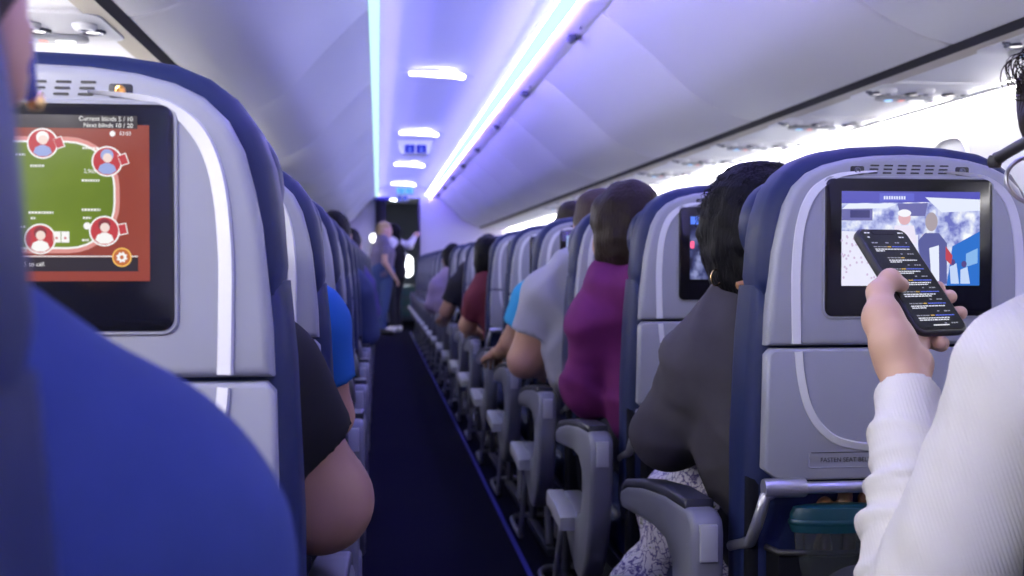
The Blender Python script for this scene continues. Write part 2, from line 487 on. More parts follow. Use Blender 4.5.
# overhead bins
PR = [(0.905, 2.046), (0.925, 2.036), (0.99, 1.985), (1.135, 1.862), (1.30, 1.712), (1.44, 1.637), (1.53, 1.609), (1.582, 1.600)]
def smooth2(p, n=4): return [(v.x, v.z) for v in smooth_path([(a, 0, b) for a, b in p], n)]
def make_bin(side, y0, y1, label, mark):
    t = thing('overhead_bin', label, 'overhead bin', (0, y0, 0), 'overhead bins')
    pr = PR if side > 0 else [(-(x - 0.905) * 0.845 - 0.028, 2.058 - (2.046 - z) * 1.02) for x, z in PR][::-1]
    L = y1 - y0 - 0.006
    # door with rounded ends
    bm = bmesh.new(); sp = smooth2(pr); rows = []
    cen = Vector((sum(p[0] for p in sp) / len(sp), 0, sum(p[1] for p in sp) / len(sp)))
    nrm = []
    for i in range(len(sp)):
        a, b = Vector((*sp[max(i - 1, 0)], 0)), Vector((*sp[min(i + 1, len(sp) - 1)], 0)); d = (b - a).normalized(); nrm.append((d.y, -d.x))
    for yy, inn in ((0.0, 0.012), (0.004, 0.004), (0.012, 0.0), (L - 0.012, 0.0), (L - 0.004, 0.004), (L, 0.012)):
        rows.append([bm.verts.new((p[0] - q[0] * inn, yy, p[1] - q[1] * inn)) for p, q in zip(sp, nrm)])
    for a, b in zip(rows, rows[1:]):
        for i in range(len(sp) - 1): bm.faces.new((a[i], b[i], b[i + 1], a[i + 1]))
    d = bobj('door', bm, M_WHITE, t, 50)
    back = pr + ([(1.585, 2.03)] if side > 0 else [(pr[0][0], 2.03)]) if side > 0 else pr + [(pr[0][0], 2.03)]
    plate('body', [(x + (0.02 if side > 0 else -0.02), z + 0.012) for x, z in back], 'y', 0.012, L - 0.012, M_GAP, t, smooth=50)
    if mark:
        x = 0.868 if side > 0 else -0.05
        bm = bmesh.new()
        add_plate(bm, [(x - 0.014, 2.046), (x - 0.008, 2.030), (x + 0.016, 2.016), (x + 0.032, 2.024), (x + 0.022, 2.046)], 'y', L * 0.27, L * 0.27 + 0.10, 0.004)
        bobj('latch', bm, M_FRAME, t)
        b2 = bmesh.new(); add_box(b2, (x + 0.012, L * 0.27 - 0.16, 2.038), (x + 0.02, L * 0.27 - 0.13, 2.046), 0.002)
        bobj('catch', b2, M_FRAME, t)
    return t
for side, ys, sp, who in ((1, 4.68 - 1.68 * 4, 1.68, 'the phone user'), (-1, 2.9 - 1.9 * 3, 1.9, 'the poker screen')):
    i = 0; y = ys
    while y < Y1 - 0.5:
        e = min(y + sp, Y1 - 0.2)
        make_bin(side, max(y, Y0), e, 'white overhead bin on the side of %s, %s from the cabin rear' % (who, ORD[i]), side > 0)
        y += sp; i += 1

# ceiling lamps
M_LAMP = emis('ceiling_lamp', (1.0, 0.98, 1.0), LAMP)
for i in range(7):
    y = -2.2 + 3.0 * i + 0.0
    y = 7.3 + 3.25 * (i - 3)
    if y > Y1: break
    t = thing('ceiling_lamp', 'oval white ceiling lamp over the aisle, %s counting from the camera' % ORD[max(0, i - 2)] if i >= 2 else
              'oval white ceiling lamp above the rows behind the camera, %s from the rear wall' % ORD[i], 'ceiling lamp', (0.375, y, 2.228), 'ceiling lamps')
    bm = bmesh.new(); top = []
    out = []
    for (a, rx, ry, dz) in (('h', 0.235, 0.055, 0.014), ('h', 0.225, 0.050, 0.006)):
        ringv = []
        for k in range(36):
            th = 2 * math.pi * k / 36; cx, sx = math.cos(th), math.sin(th)
            ex = rx * (1 if cx > 0 else -1) * abs(cx) ** 0.6; ey = ry * (1 if sx > 0 else -1) * abs(sx) ** 0.8
            ringv.append(bm.verts.new((ex, ey, dz - 0.55 * ex * ex - 0.05 * ex)))
        out.append(ringv)
    for k in range(36): bm.faces.new((out[0][k], out[0][(k + 1) % 36], out[1][(k + 1) % 36], out[1][k]))
    bm.faces.new(out[1]); bm.faces.new(out[0][::-1])
    bobj('housing', bm, M_CEIL, t, 50)
    bm = bmesh.new()
    ringv = []
    for dz, sc in ((0.006, 1.0), (-0.014, 1.0), (-0.02, 0.94)):
        ringv.append([])
        for k in range(36):
            th = 2 * math.pi * k / 36; cx, sx = math.cos(th), math.sin(th)
            ex = 0.175 * sc * (1 if cx > 0 else -1) * abs(cx) ** 0.75; ey = 0.032 * sc * (1 if sx > 0 else -1) * abs(sx) ** 0.9
            ringv[-1].append(bm.verts.new((ex, ey, dz - 0.55 * ex * ex - 0.05 * ex)))
    for a, b in zip(ringv, ringv[1:]):
        for k in range(36): bm.faces.new((a[k], a[(k + 1) % 36], b[(k + 1) % 36], b[k]))
    bm.faces.new(ringv[-1]); bm.faces.new(ringv[0][::-1])
    bobj('lens', bm, M_LAMP, t, 60)

# hanging seat-belt signs
def belt_sign(y, z, w, label, lit, iconc, frame=True):
    t = thing('ceiling_sign', label, 'sign', (0.355, y, z), 'ceiling signs')
    if frame:
        plate('housing', [(-w * 1.15, 0.09), (-w * 0.92, -0.025), (-w * 0.8, -0.045), (w * 0.8, -0.045), (w * 0.92, -0.025), (w * 1.15, 0.09)], 'y', 0.004, 0.12, M_CEIL, t, 0.01)
    else:
        plate('housing', rrect(-w * 0.8, -0.045, w * 0.8, 0.06, 0.01), 'y', 0.004, 0.06, M_CEIL, t, 0.004)
    for s in (-1, 1):
        p = plate('lit_panel', rrect(-w * 0.30 + s * w * 0.36, -0.035, w * 0.30 + s * w * 0.36, 0.045, 0.008), 'y', -0.004, 0.006, lit, t)
        bm = bmesh.new()
        add_plate(bm, ellipse(s * w * 0.36, 0.018, 0.012, 0.012, 12), 'y', -0.006, -0.003)
        add_plate(bm, [(s * w * 0.36 - 0.02, -0.022), (s * w * 0.36 + 0.02, -0.022), (s * w * 0.36 + 0.012, 0.004), (s * w * 0.36 - 0.012, 0.004)], 'y', -0.006, -0.003)
        bobj('icon', bm, iconc, p)
E_ICON = emis('sign_icon', (0.16, 0.22, 1.0), 0.9)
belt_sign(10.9, 2.10, 0.15, 'dark blue hanging sign with two lit pictograms between ceiling lamps', scr('deep_blue', (0.01, 0.02, 0.62), 1.0), E_ICON)
belt_sign(15.2, 1.985, 0.16, 'pale turquoise hanging sign farther down the aisle ceiling', scr('turquoise', (0.10, 0.45, 0.85), 1.2), E_ICON, False)
belt_sign(16.8, 1.98, 0.11, 'small blue hanging sign nearest the curtain', scr('mid_blue', (0.05, 0.08, 0.6), 0.9), E_ICON, False)

# passenger service units under the bins
M_RED = scr('red', (0.9, 0.25, 0.18), 1.0)
def service_unit(x, y, label, flip):
    t = thing('passenger_service_unit', label, 'service unit', (x, y, 1.588), 'service units')
    plate('panel', rrect(-0.185, -0.17, 0.185, 0.17, 0.05), 'z', -0.006, 0.006, M_WHITE, t, 0.003)
    for i in range(3):
        lx = (-0.13 + 0.13 * i)
        v = lathe('air_vent', [(0.028, -0.004), (0.030, -0.010), (0.024, -0.020), (0.014, -0.022), (0.012, -0.012)], M_WHITE, t, 20, Matrix.Translation((lx, -0.05, 0)))
        lathe('nozzle', [(0.010, -0.014), (0.011, -0.019), (0.006, -0.024)], M_FRAME, v, 14, Matrix.Translation((lx, -0.05, 0)))
        l = lathe('reading_light', [(0.030, -0.004), (0.032, -0.009), (0.026, -0.013), (0.020, -0.008)], M_FRAME, t, 20, Matrix.Translation((lx, 0.03, 0)))
        lathe('lens', [(0.019, -0.008), (0.017, -0.0105), (0.008, -0.012)], mat('clear_lens', (0.8, 0.8, 0.85), 0.1, emit=((1, 0.95, 0.9), READING * 0.3)), l, 16, Matrix.Translation((lx, 0.03, 0)))
    s = plate('sign_strip', rrect(-0.10, 0.075, 0.10, 0.145, 0.03), 'z', -0.018, -0.004, mat('sign_grey', (0.42, 0.43, 0.46), 0.4), t, 0.004)
    for cx, w, mm, nm in ((-0.055, 0.012, scr('call_blue', (0.25, 0.6, 1.0), 1.6), 'call_light'), (-0.010, 0.010, M_RED, 'smoking_light'), (0.045, 0.024, emis('sign_white', (1, 1, 1), 1.6), 'sign_light')):
        plate(nm, rrect(cx - w, 0.094, cx + w, 0.126, 0.009), 'z', -0.0195, -0.016, mm, s)
    lathe('call_button', [(0.010, -0.004), (0.010, -0.010), (0.007, -0.012)], M_FRAME, t, 14, Matrix.Translation((-0.175, 0.0, 0)))
for i in range(14):
    service_unit(1.80, 0.30 + 0.845 * i + 0.0, 'white vent panel under the bins on the phone user\'s side, %s from the camera' % ORD[i], 1)
for i in range(8):
    service_unit(-0.83, 2.93 + 0.80 * (i - 1), 'white vent panel under the bins on the poker side, %s from the camera' % ORD[i], -1)

# unseen spot added above to brighten the seat shell with the poker screen
rl = bpy.data.lights.new('added_seat_spot', 'SPOT'); rl.energy = 38; rl.spot_size = math.radians(75); rl.spot_blend = 0.7; rl.shadow_soft_size = 0.02; rl.color = (1.0, 0.97, 0.95)
ro = bpy.data.objects.new('added_seat_spot', rl); COL.objects.link(ro); ro.location = (-0.70, 0.36, 1.555)
ro.rotation_euler = (Vector((-0.24, 1.03, 1.0)) - ro.location).to_track_quat('-Z', 'Y').to_euler()
# far end: bulkhead, galley, curtain
M_BULK = mat('bulkhead', (0.62, 0.60, 0.72), rough=0.5)
struct(box('wall_front', (0.64, Y1, 0), (XR, Y1 + 0.05, 2.27), M_BULK), 'pale bulkhead beyond the phone user\'s rows')
struct(box('wall_front.001', (XL, Y1, 0), (0.05, Y1 + 0.05, 2.27), M_BULK), 'pale bulkhead beyond the poker screen\'s rows')
struct(box('wall_galley', (XL, 20.8, 0), (XR, 20.85, 2.2), mat('galley_grey', (0.30, 0.32, 0.36), 0.5)), 'grey galley wall beyond the aisle')
struct(box('trim_9', (0.05, Y1, 2.04), (0.64, Y1 + 0.05, 2.27), M_BULK), 'header over the aisle opening')
struct(box('trim_10', (0.612, Y1 - 0.03, 0), (0.645, Y1 + 0.06, 2.05), mat('dark_post', (0.02, 0.018, 0.05), 0.5)), 'dark post at the edge of the aisle opening')
struct(box('ceiling_galley', (XL, Y1 + 0.05, 2.12), (XR, 20.85, 2.16), M_CEIL), 'galley ceiling')
t = thing('galley_door_window', 'small bright window glowing beside the standing crew at the far end', 'window', (0.50, 20.78, 1.0))
plate('frame', rrect(-0.15, -0.22, 0.15, 0.22, 0.1), 'y', -0.01, 0.02, M_REVEAL, t, 0.005)
plate('pane', rrect(-0.12, -0.19, 0.12, 0.19, 0.09), 'y', -0.016, -0.005, M_DAY, t)
t = thing('galley_cart', 'grey and teal galley cart below the bright far window', 'cart', (0.50, 20.45, 0))
box('body', (-0.15, -0.3, 0.06), (0.15, 0.3, 0.66), mat('cart_grey', (0.35, 0.42, 0.5), 0.4, 0.4), t, 0.01)
for z in (0.12, 0.30, 0.48):
    d = box('drawer', (-0.135, -0.312, z), (0.135, -0.295, z + 0.15), mat('cart_teal', (0.25, 0.50, 0.55), 0.4), t, 0.006)
    tube('handle', [(-0.06, -0.312, z + 0.11), (-0.055, -0.33, z + 0.11), (0.055, -0.33, z + 0.11), (0.06, -0.312, z + 0.11)], 0.006, M_METAL, d, 8)
for px in (-0.12, 0.12):
    for py in (-0.26, 0.26): lathe('wheel', [(0.03, -0.012), (0.034, -0.006), (0.034, 0.006), (0.03, 0.012)], M_SOFTBLACK, t, 14, Matrix.Translation((px, py, 0.034)) @ Matrix.Rotation(math.pi / 2, 4, 'Y'))
t = thing('bulkhead_light', 'round white light glowing on the bulkhead beside the dark curtain', 'wall lamp', (-0.06, Y1 - 0.02, 1.43))
lathe('lens', [(0.07, 0), (0.065, 0.02), (0.03, 0.035)], emis('bulk_light', (1, 1, 1), 5.0), t, 20, Matrix.Rotation(math.pi / 2, 4, 'X'))
lathe('rim', [(0.085, -0.012), (0.085, 0.004), (0.071, 0.012)], M_REVEAL, t, 20, Matrix.Rotation(math.pi / 2, 4, 'X'))
t = thing('added_galley_lamp', 'added round white lamp brightening the galley beyond the standing pair', 'ceiling lamp', (0.35, 19.2, 2.12))  # lamp added to lift the dark galley
lathe('lens', [(0.16, 0.0), (0.15, -0.025), (0.08, -0.04)], emis('added_galley_lamp', (0.9, 1.0, 1.0), 9.0), t, 24)
lathe('rim', [(0.19, 0.0), (0.185, -0.012), (0.162, -0.014)], M_REVEAL, t, 24)
# curtain gathered at the poker side of the opening
t = thing('curtain', 'dark gathered curtain hanging at the far end of the aisle', 'curtain', (0.045, Y1 - 0.10, 0))
bm = bmesh.new(); A, B = [], []
for i in range(41):
    a = i / 40; x = -0.075 + 0.15 * a; yy = 0.03 * math.sin(a * 2 * math.pi * 6)
    A.append(bm.verts.new((x * 1.0, yy, 2.0))); B.append(bm.verts.new((x * 1.15, yy * 1.3 + 0.004 * math.sin(9 * a), 0.30)))
for i in range(40): bm.faces.new((A[i], A[i + 1], B[i + 1], B[i]))
o = bobj('drape', bm, mat('curtain_fabric', (0.045, 0.040, 0.075), 0.85, bump=('noise', 200, 0.3, 0.002)), t, 80)
md = o.modifiers.new('thickness', 'SOLIDIFY'); md.thickness = 0.006
box('header', (-0.12, -0.05, 2.0), (0.13, 0.05, 2.055), mat('curtain_header', (0.03, 0.02, 0.25), 0.6), t, 0.01)

# ------------------------------------------------------------------ seats
PITCH_Y = 0.787
def sym(half): return [(x, z) for x, z in half] + [(-x, z) for x, z in half[::-1] if abs(x) > 1e-6]
SHELL_HALF = [(0.206, 0.8885), (0.2045, 0.93), (0.200, 0.98), (0.196, 1.02), (0.190, 1.05), (0.181, 1.085), (0.167, 1.112), (0.147, 1.131), (0.122, 1.143), (0.09, 1.151), (0.05, 1.156), (0.0, 1.158)]
HEAD_HALF = [(0.208, 0.955), (0.213, 0.985), (0.209, 1.04), (0.203, 1.075), (0.191, 1.108), (0.172, 1.134), (0.148, 1.152), (0.118, 1.164), (0.07, 1.171), (0.0, 1.174)]
STRIP_UP = [(0.05, 1.1335), (0.10, 1.128), (0.128, 1.115), (0.148, 1.092), (0.160, 1.055), (0.1655, 1.00), (0.1655, 0.94), (0.1645, 0.8915)]
STRIP_DN = [(0.164, 0.881), (0.160, 0.845), (0.150, 0.805), (0.132, 0.775), (0.105, 0.755), (0.06, 0.746), (0.0, 0.744)]

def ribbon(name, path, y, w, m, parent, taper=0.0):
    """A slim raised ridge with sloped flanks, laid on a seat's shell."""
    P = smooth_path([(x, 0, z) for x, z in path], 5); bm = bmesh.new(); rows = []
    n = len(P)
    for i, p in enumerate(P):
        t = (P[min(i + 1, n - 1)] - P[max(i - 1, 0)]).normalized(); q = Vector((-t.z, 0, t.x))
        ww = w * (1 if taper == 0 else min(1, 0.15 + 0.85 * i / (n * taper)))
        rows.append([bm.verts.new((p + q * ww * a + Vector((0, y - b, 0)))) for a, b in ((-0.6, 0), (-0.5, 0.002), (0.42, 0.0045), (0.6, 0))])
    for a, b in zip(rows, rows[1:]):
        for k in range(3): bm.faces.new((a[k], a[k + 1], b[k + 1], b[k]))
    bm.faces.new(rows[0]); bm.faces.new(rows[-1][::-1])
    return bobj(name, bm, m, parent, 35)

def make_seat(s):
    """s = -1: aisle on the low-x side; s = +1: aisle on the high-x side. Origin on the floor under the rear of the back shell."""
    t = thing('passenger_chair', 'seat', 'seat', (0, 0, 0), 'aisle seats')
    # blue cushions
    bm = bmesh.new()
    add_plate(bm, sym([(0.222, 0.455), (0.229, 0.50), (0.228, 0.75), (0.221, 0.90), (0.214, 0.972)]), 'y', 0.022, 0.130, 0.028, 4)
    bobj('backrest', bm, M_LEATHER, t, 60)
    bm = bmesh.new(); add_plate(bm, sym(HEAD_HALF), 'y', 0.016, 0.115, 0.026, 4)
    hr = bobj('headrest', bm, M_LEATHER, t, 60)
    for w in (-1, 1):
        bm = bmesh.new(); add_plate(bm, ellipse(w * 0.15, 1.06, 0.056, 0.068, 26), 'y', 0.085, 0.155, 0.022, 3)
        bobj('wing', bm, M_LEATHER, hr, 60)
    # grey shell
    sh = plate('back_shell', sym(SHELL_HALF), 'y', 0.0, 0.035, M_SHELL, t, 0.010, 3, 50)
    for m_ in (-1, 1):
        ribbon('highlight_ridge', [(x * m_, z) for x, z in STRIP_UP], 0.0005, 0.012, M_HIGHLIGHT, sh, 0.35)
    bm = bmesh.new()
    for r in range(3):
        for c in range(6):
            x = -0.052 + c * 0.0205 + r * -0.0012; z = 1.1415 - r * 0.0052
            add_plate(bm, rrect(x - 0.0065, z - 0.0011, x + 0.0065, z + 0.0011, 0.0009, 2), 'y', -0.0006, 0.003)
    bobj('speaker_grille', bm, M_SOFTBLACK, sh)
    for m_ in (-1, 1):
        j = plate('headphone_jack', [(m_ * 0.0775 + a, 1.1345 + b) for a, b in rrect(-0.010, -0.006, 0.010, 0.006, 0.0025)], 'y', -0.0008, 0.004, M_SOFTBLACK, sh, 0.0004)
        lathe('socket', [(0.0045, 0), (0.0045, 0.0016), (0.0030, 0.0020), (0.0018, 0.0004)], M_BRASS if s > 0 else M_FRAME, j, 16, Matrix.Translation((m_ * 0.0775, -0.0006, 1.1345)) @ Matrix.Rotation(math.pi / 2, 4, 'X'))
    # screen
    plate('screen_bezel', rrect(-0.1255, 0.929, 0.1225, 1.1235, 0.012), 'y', -0.0045, 0.008, M_BLACK, t, 0.003, 2)
    plate('bezel_rim', rrect(-0.1285, 0.926, 0.1255, 1.1265, 0.014), 'y', -0.0025, 0.005, M_SHELL, t, 0.0012, 1)
    # tray table
    tr = plate('tray_table', sym([(0.192, 0.700), (0.2115, 0.716), (0.2095, 0.80), (0.208, 0.876), (0.200, 0.8845), (0.0, 0.8845)]) , 'y', -0.006, 0.022, M_SHELL, t, 0.005, 3, 50)
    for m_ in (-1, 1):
        ribbon('highlight_ridge', [(x * m_, z) for x, z in STRIP_DN], -0.0055, 0.010, M_HIGHLIGHT, tr)
    bm = bmesh.new()
    add_plate(bm, rrect(-0.145, 0.7385, 0.145, 0.7395, 0.0004, 1), 'y', -0.0066, -0.004)
    bobj('placard_edge', bm, M_SOFTBLACK, tr)
    tube('placard_rim', [(-0.148, -0.006, 0.738), (-0.149, -0.006, 0.721), (-0.146, -0.006, 0.718), (0.146, -0.006, 0.718), (0.149, -0.006, 0.721), (0.148, -0.006, 0.738)], 0.0009, M_SHELL, tr, 6)
    text('FASTEN SEAT BELT WHILE SEATED', -0.132, 0.7285, 0.0088, M_SOFTBLACK, tr, -0.0072, 'LEFT', name='placard_text')
    plate('latch', rrect(-0.018, 0.892, 0.018, 0.914, 0.004), 'y', -0.006, 0.004, M_SHELL, sh, 0.002)
    # tray arms: a bar under the tray, bent down and forward at each end
    arm = tube('tray_arm', [(-0.225, 0.10, 0.585), (-0.224, 0.02, 0.61), (-0.222, -0.008, 0.645), (-0.213, -0.012, 0.680), (-0.190, -0.012, 0.6915), (0.190, -0.012, 0.6915), (0.213, -0.012, 0.680), (0.222, -0.008, 0.645), (0.224, 0.02, 0.61), (0.225, 0.10, 0.585)], 0.0085, M_METAL, t, 12)
    for m_ in (-1, 1):
        lathe('pivot', [(0.0125, -0.03), (0.0135, -0.026), (0.0135, 0.026), (0.0125, 0.03)], M_METAL, arm, 16, Matrix.Translation((m_ * 0.186, -0.012, 0.692)) @ Matrix.Rotation(math.pi / 2, 4, 'Y'))
    # lower back and pocket
    plate('lower_back', sym([(0.222, 0.24), (0.228, 0.30), (0.226, 0.70)]), 'y', 0.024, 0.06, M_NAVY, t, 0.01, 2, 50)
    bm = bmesh.new(); rows = []
    for z, w, dpt in ((0.30, 0.15, 0.006), (0.34, 0.19, 0.035), (0.42, 0.198, 0.052), (0.52, 0.20, 0.052), (0.60, 0.20, 0.046)):
        rows.append([bm.verts.new((w * a, 0.024 - dpt * b, z)) for a, b in ((-1, 0), (-0.97, 0.8), (-0.7, 1), (0, 1.05), (0.7, 1), (0.97, 0.8), (1, 0))])
    for a, b in zip(rows, rows[1:]):
        for k in range(6): bm.faces.new((a[k], a[k + 1], b[k + 1], b[k]))
    bm.faces.new(rows[0][::-1])
    pk = bobj('seat_pocket', bm, M_NAVY, t, 70)
    tube('elastic_hem', [tuple(v) for v in [(-0.2, 0.02, 0.602), (-0.194, -0.013, 0.602), (-0.14, -0.022, 0.602), (0, -0.0245, 0.602), (0.14, -0.022, 0.602), (0.194, -0.013, 0.602), (0.2, 0.02, 0.602)]], 0.005, M_SOFTBLACK, pk, 8)
    # seat cushion and frame
    bm = bmesh.new(); add_plate(bm, [(0.13, 0.365), (0.56, 0.375), (0.60, 0.40), (0.605, 0.44), (0.58, 0.468), (0.40, 0.462), (0.13, 0.45)], 'x', -0.225, 0.225, 0.022, 3)
    bobj('seat_cushion', bm, M_LEATHER, t, 60)
    bm = bmesh.new(); add_box(bm, (-0.225, 0.10, 0.315), (0.225, 0.56, 0.36), 0.008)
    add_tube(bm, [(-0.23, 0.16, 0.30), (0.23, 0.16, 0.30)], 0.02, 10); add_tube(bm, [(-0.23, 0.46, 0.30), (0.23, 0.46, 0.30)], 0.02, 10)
    bobj('seat_frame', bm, M_FRAME, t)
    for xx in (s * 0.155, -s * 0.20):
        for yy, y2 in ((0.46, 0.47), (0.16, 0.04)):
            tube('leg', [(xx, yy, 0.31), (xx, (yy + y2) / 2, 0.16), (xx, y2, 0.03)], [0.014, 0.013, 0.016], M_FRAME, t, 10)
    box('floor_track', (s * 0.155 - 0.016, -0.01, 0.0), (s * 0.155 + 0.016, 0.52, 0.028), M_FRAME, t, 0.006)
    lb = 0.225 if s < 0 else 0.205
    tube('luggage_bar', smooth_path([(s * lb, 0.10, 0.29), (s * (lb + 0.01), 0.14, 0.14), (s * (lb + 0.015), 0.17, 0.05), (s * (lb + 0.01), 0.22, 0.022), (s * (lb + 0.01), 0.46, 0.02), (s * (lb - 0.005), 0.53, 0.022), (s * 0.16, 0.56, 0.022), (-s * 0.20, 0.56, 0.022)], 4), 0.009, M_METAL, t, 8)
    # aisle armrest with its open hooked end bay
    prof = [(0.052, 0.615), (0.060, 0.636), (0.085, 0.645), (0.22, 0.640), (0.38, 0.622), (0.50, 0.600), (0.545, 0.585), (0.555, 0.565), (0.535, 0.552), (0.44, 0.560), (0.30, 0.572), (0.21, 0.568), (0.172, 0.545),
            (0.165, 0.50), (0.185, 0.455), (0.225, 0.435), (0.27, 0.430), (0.36, 0.448), (0.43, 0.452), (0.445, 0.43), (0.43, 0.395), (0.38, 0.365), (0.32, 0.325), (0.26, 0.298), (0.21, 0.293), (0.165, 0.310), (0.115, 0.36), (0.075, 0.44), (0.054, 0.53)]
    ao = 0.0 if s < 0 else -0.034
    xa, xb = sorted((s * (0.250 + ao), s * (0.300 + ao)))
    am = plate('armrest', prof, 'x', xa, xb, M_ARM, t, 0.011, 3, 50)
    pad = [(0.10, 0.640), (0.22, 0.6355), (0.38, 0.6175), (0.505, 0.595), (0.540, 0.582), (0.548, 0.590), (0.51, 0.611), (0.38, 0.633), (0.22, 0.652), (0.10, 0.656)]
    plate('arm_pad', pad, 'x', xa + 0.002, xb - 0.002, M_PAD, am, 0.005, 2, 50)
    plate('hinge_cover', [(xa + 0.012, 0.575), (xb - 0.012, 0.575), (xb - 0.012, 0.628), (xa + 0.012, 0.628)], 'y', 0.046, 0.06, M_ARM2, am, 0.003)
    bx = sorted((s * 0.292, s * 0.335))
    if s < 0: plate('footwell_flap', [(0.25, 0.395), (0.45, 0.41), (0.47, 0.42), (0.455, 0.45), (0.30, 0.438), (0.25, 0.425)], 'x', bx[0], bx[1], M_ARM2, am, 0.005)
    xa, xb = sorted((-s * 0.226, -s * 0.262))
    am = plate('armrest', [(0.10, 0.60), (0.11, 0.636), (0.14, 0.645), (0.50, 0.615), (0.53, 0.598), (0.52, 0.578), (0.30, 0.585), (0.13, 0.585)], 'x', xa, xb, M_ARM, t, 0.009, 3, 50)
    plate('arm_pad', [(0.16, 0.640), (0.49, 0.612), (0.49, 0.622), (0.16, 0.652)], 'x', xa + 0.002, xb - 0.002, M_PAD, am, 0.003, 2, 50)
    return t

# screen pictures -----------------------------------------------------------------
SX, SZ0, SZ1 = 0.102, 0.9725, 1.105      # lit area
YS = -0.0050
def layer(bm_name, pts_list, m, parent, depth, y=YS):
    bm = bmesh.new()
    for pts in pts_list: add_plate(bm, pts, 'y', y - 0.00012 * depth - 0.0001, y - 0.00012 * depth)
    return bobj(bm_name, bm, m, parent)
def rct(x0, z0, x1, z1): return [(x0, z0), (x1, z0), (x1, z1), (x0, z1)]
def display(root, m, name='screen'):
    bz = [c for c in COL.objects if c.parent is root and c.name.startswith('screen_bezel')][0]
    return layer(name, [rct(-SX, SZ0, SX, SZ1)], m, bz, 0)

def noise_screen(name, c0, c1, c2, scale, k, bright=0.0):
    m = scr(name, c0, k); nt = m.node_tree; p = nt.nodes['Principled BSDF']
    tc = nt.nodes.new('ShaderNodeTexCoord'); nz = nt.nodes.new('ShaderNodeTexNoise'); nz.inputs['Scale'].default_value = scale; nz.inputs['Detail'].default_value = 6
    rp = nt.nodes.new('ShaderNodeValToRGB'); e = rp.color_ramp.elements
    e[0].position = 0.36; e[0].color = (*c0, 1); e[1].position = 0.66; e[1].color = (*c2, 1)
    x = e.new(0.5); x.color = (*c1, 1)
    nt.links.new(tc.outputs['Object'], nz.inputs['Vector']); nt.links.new(nz.outputs['Fac'], rp.inputs['Fac']); nt.links.new(rp.outputs['Color'], p.inputs['Emission Color'])
    return m

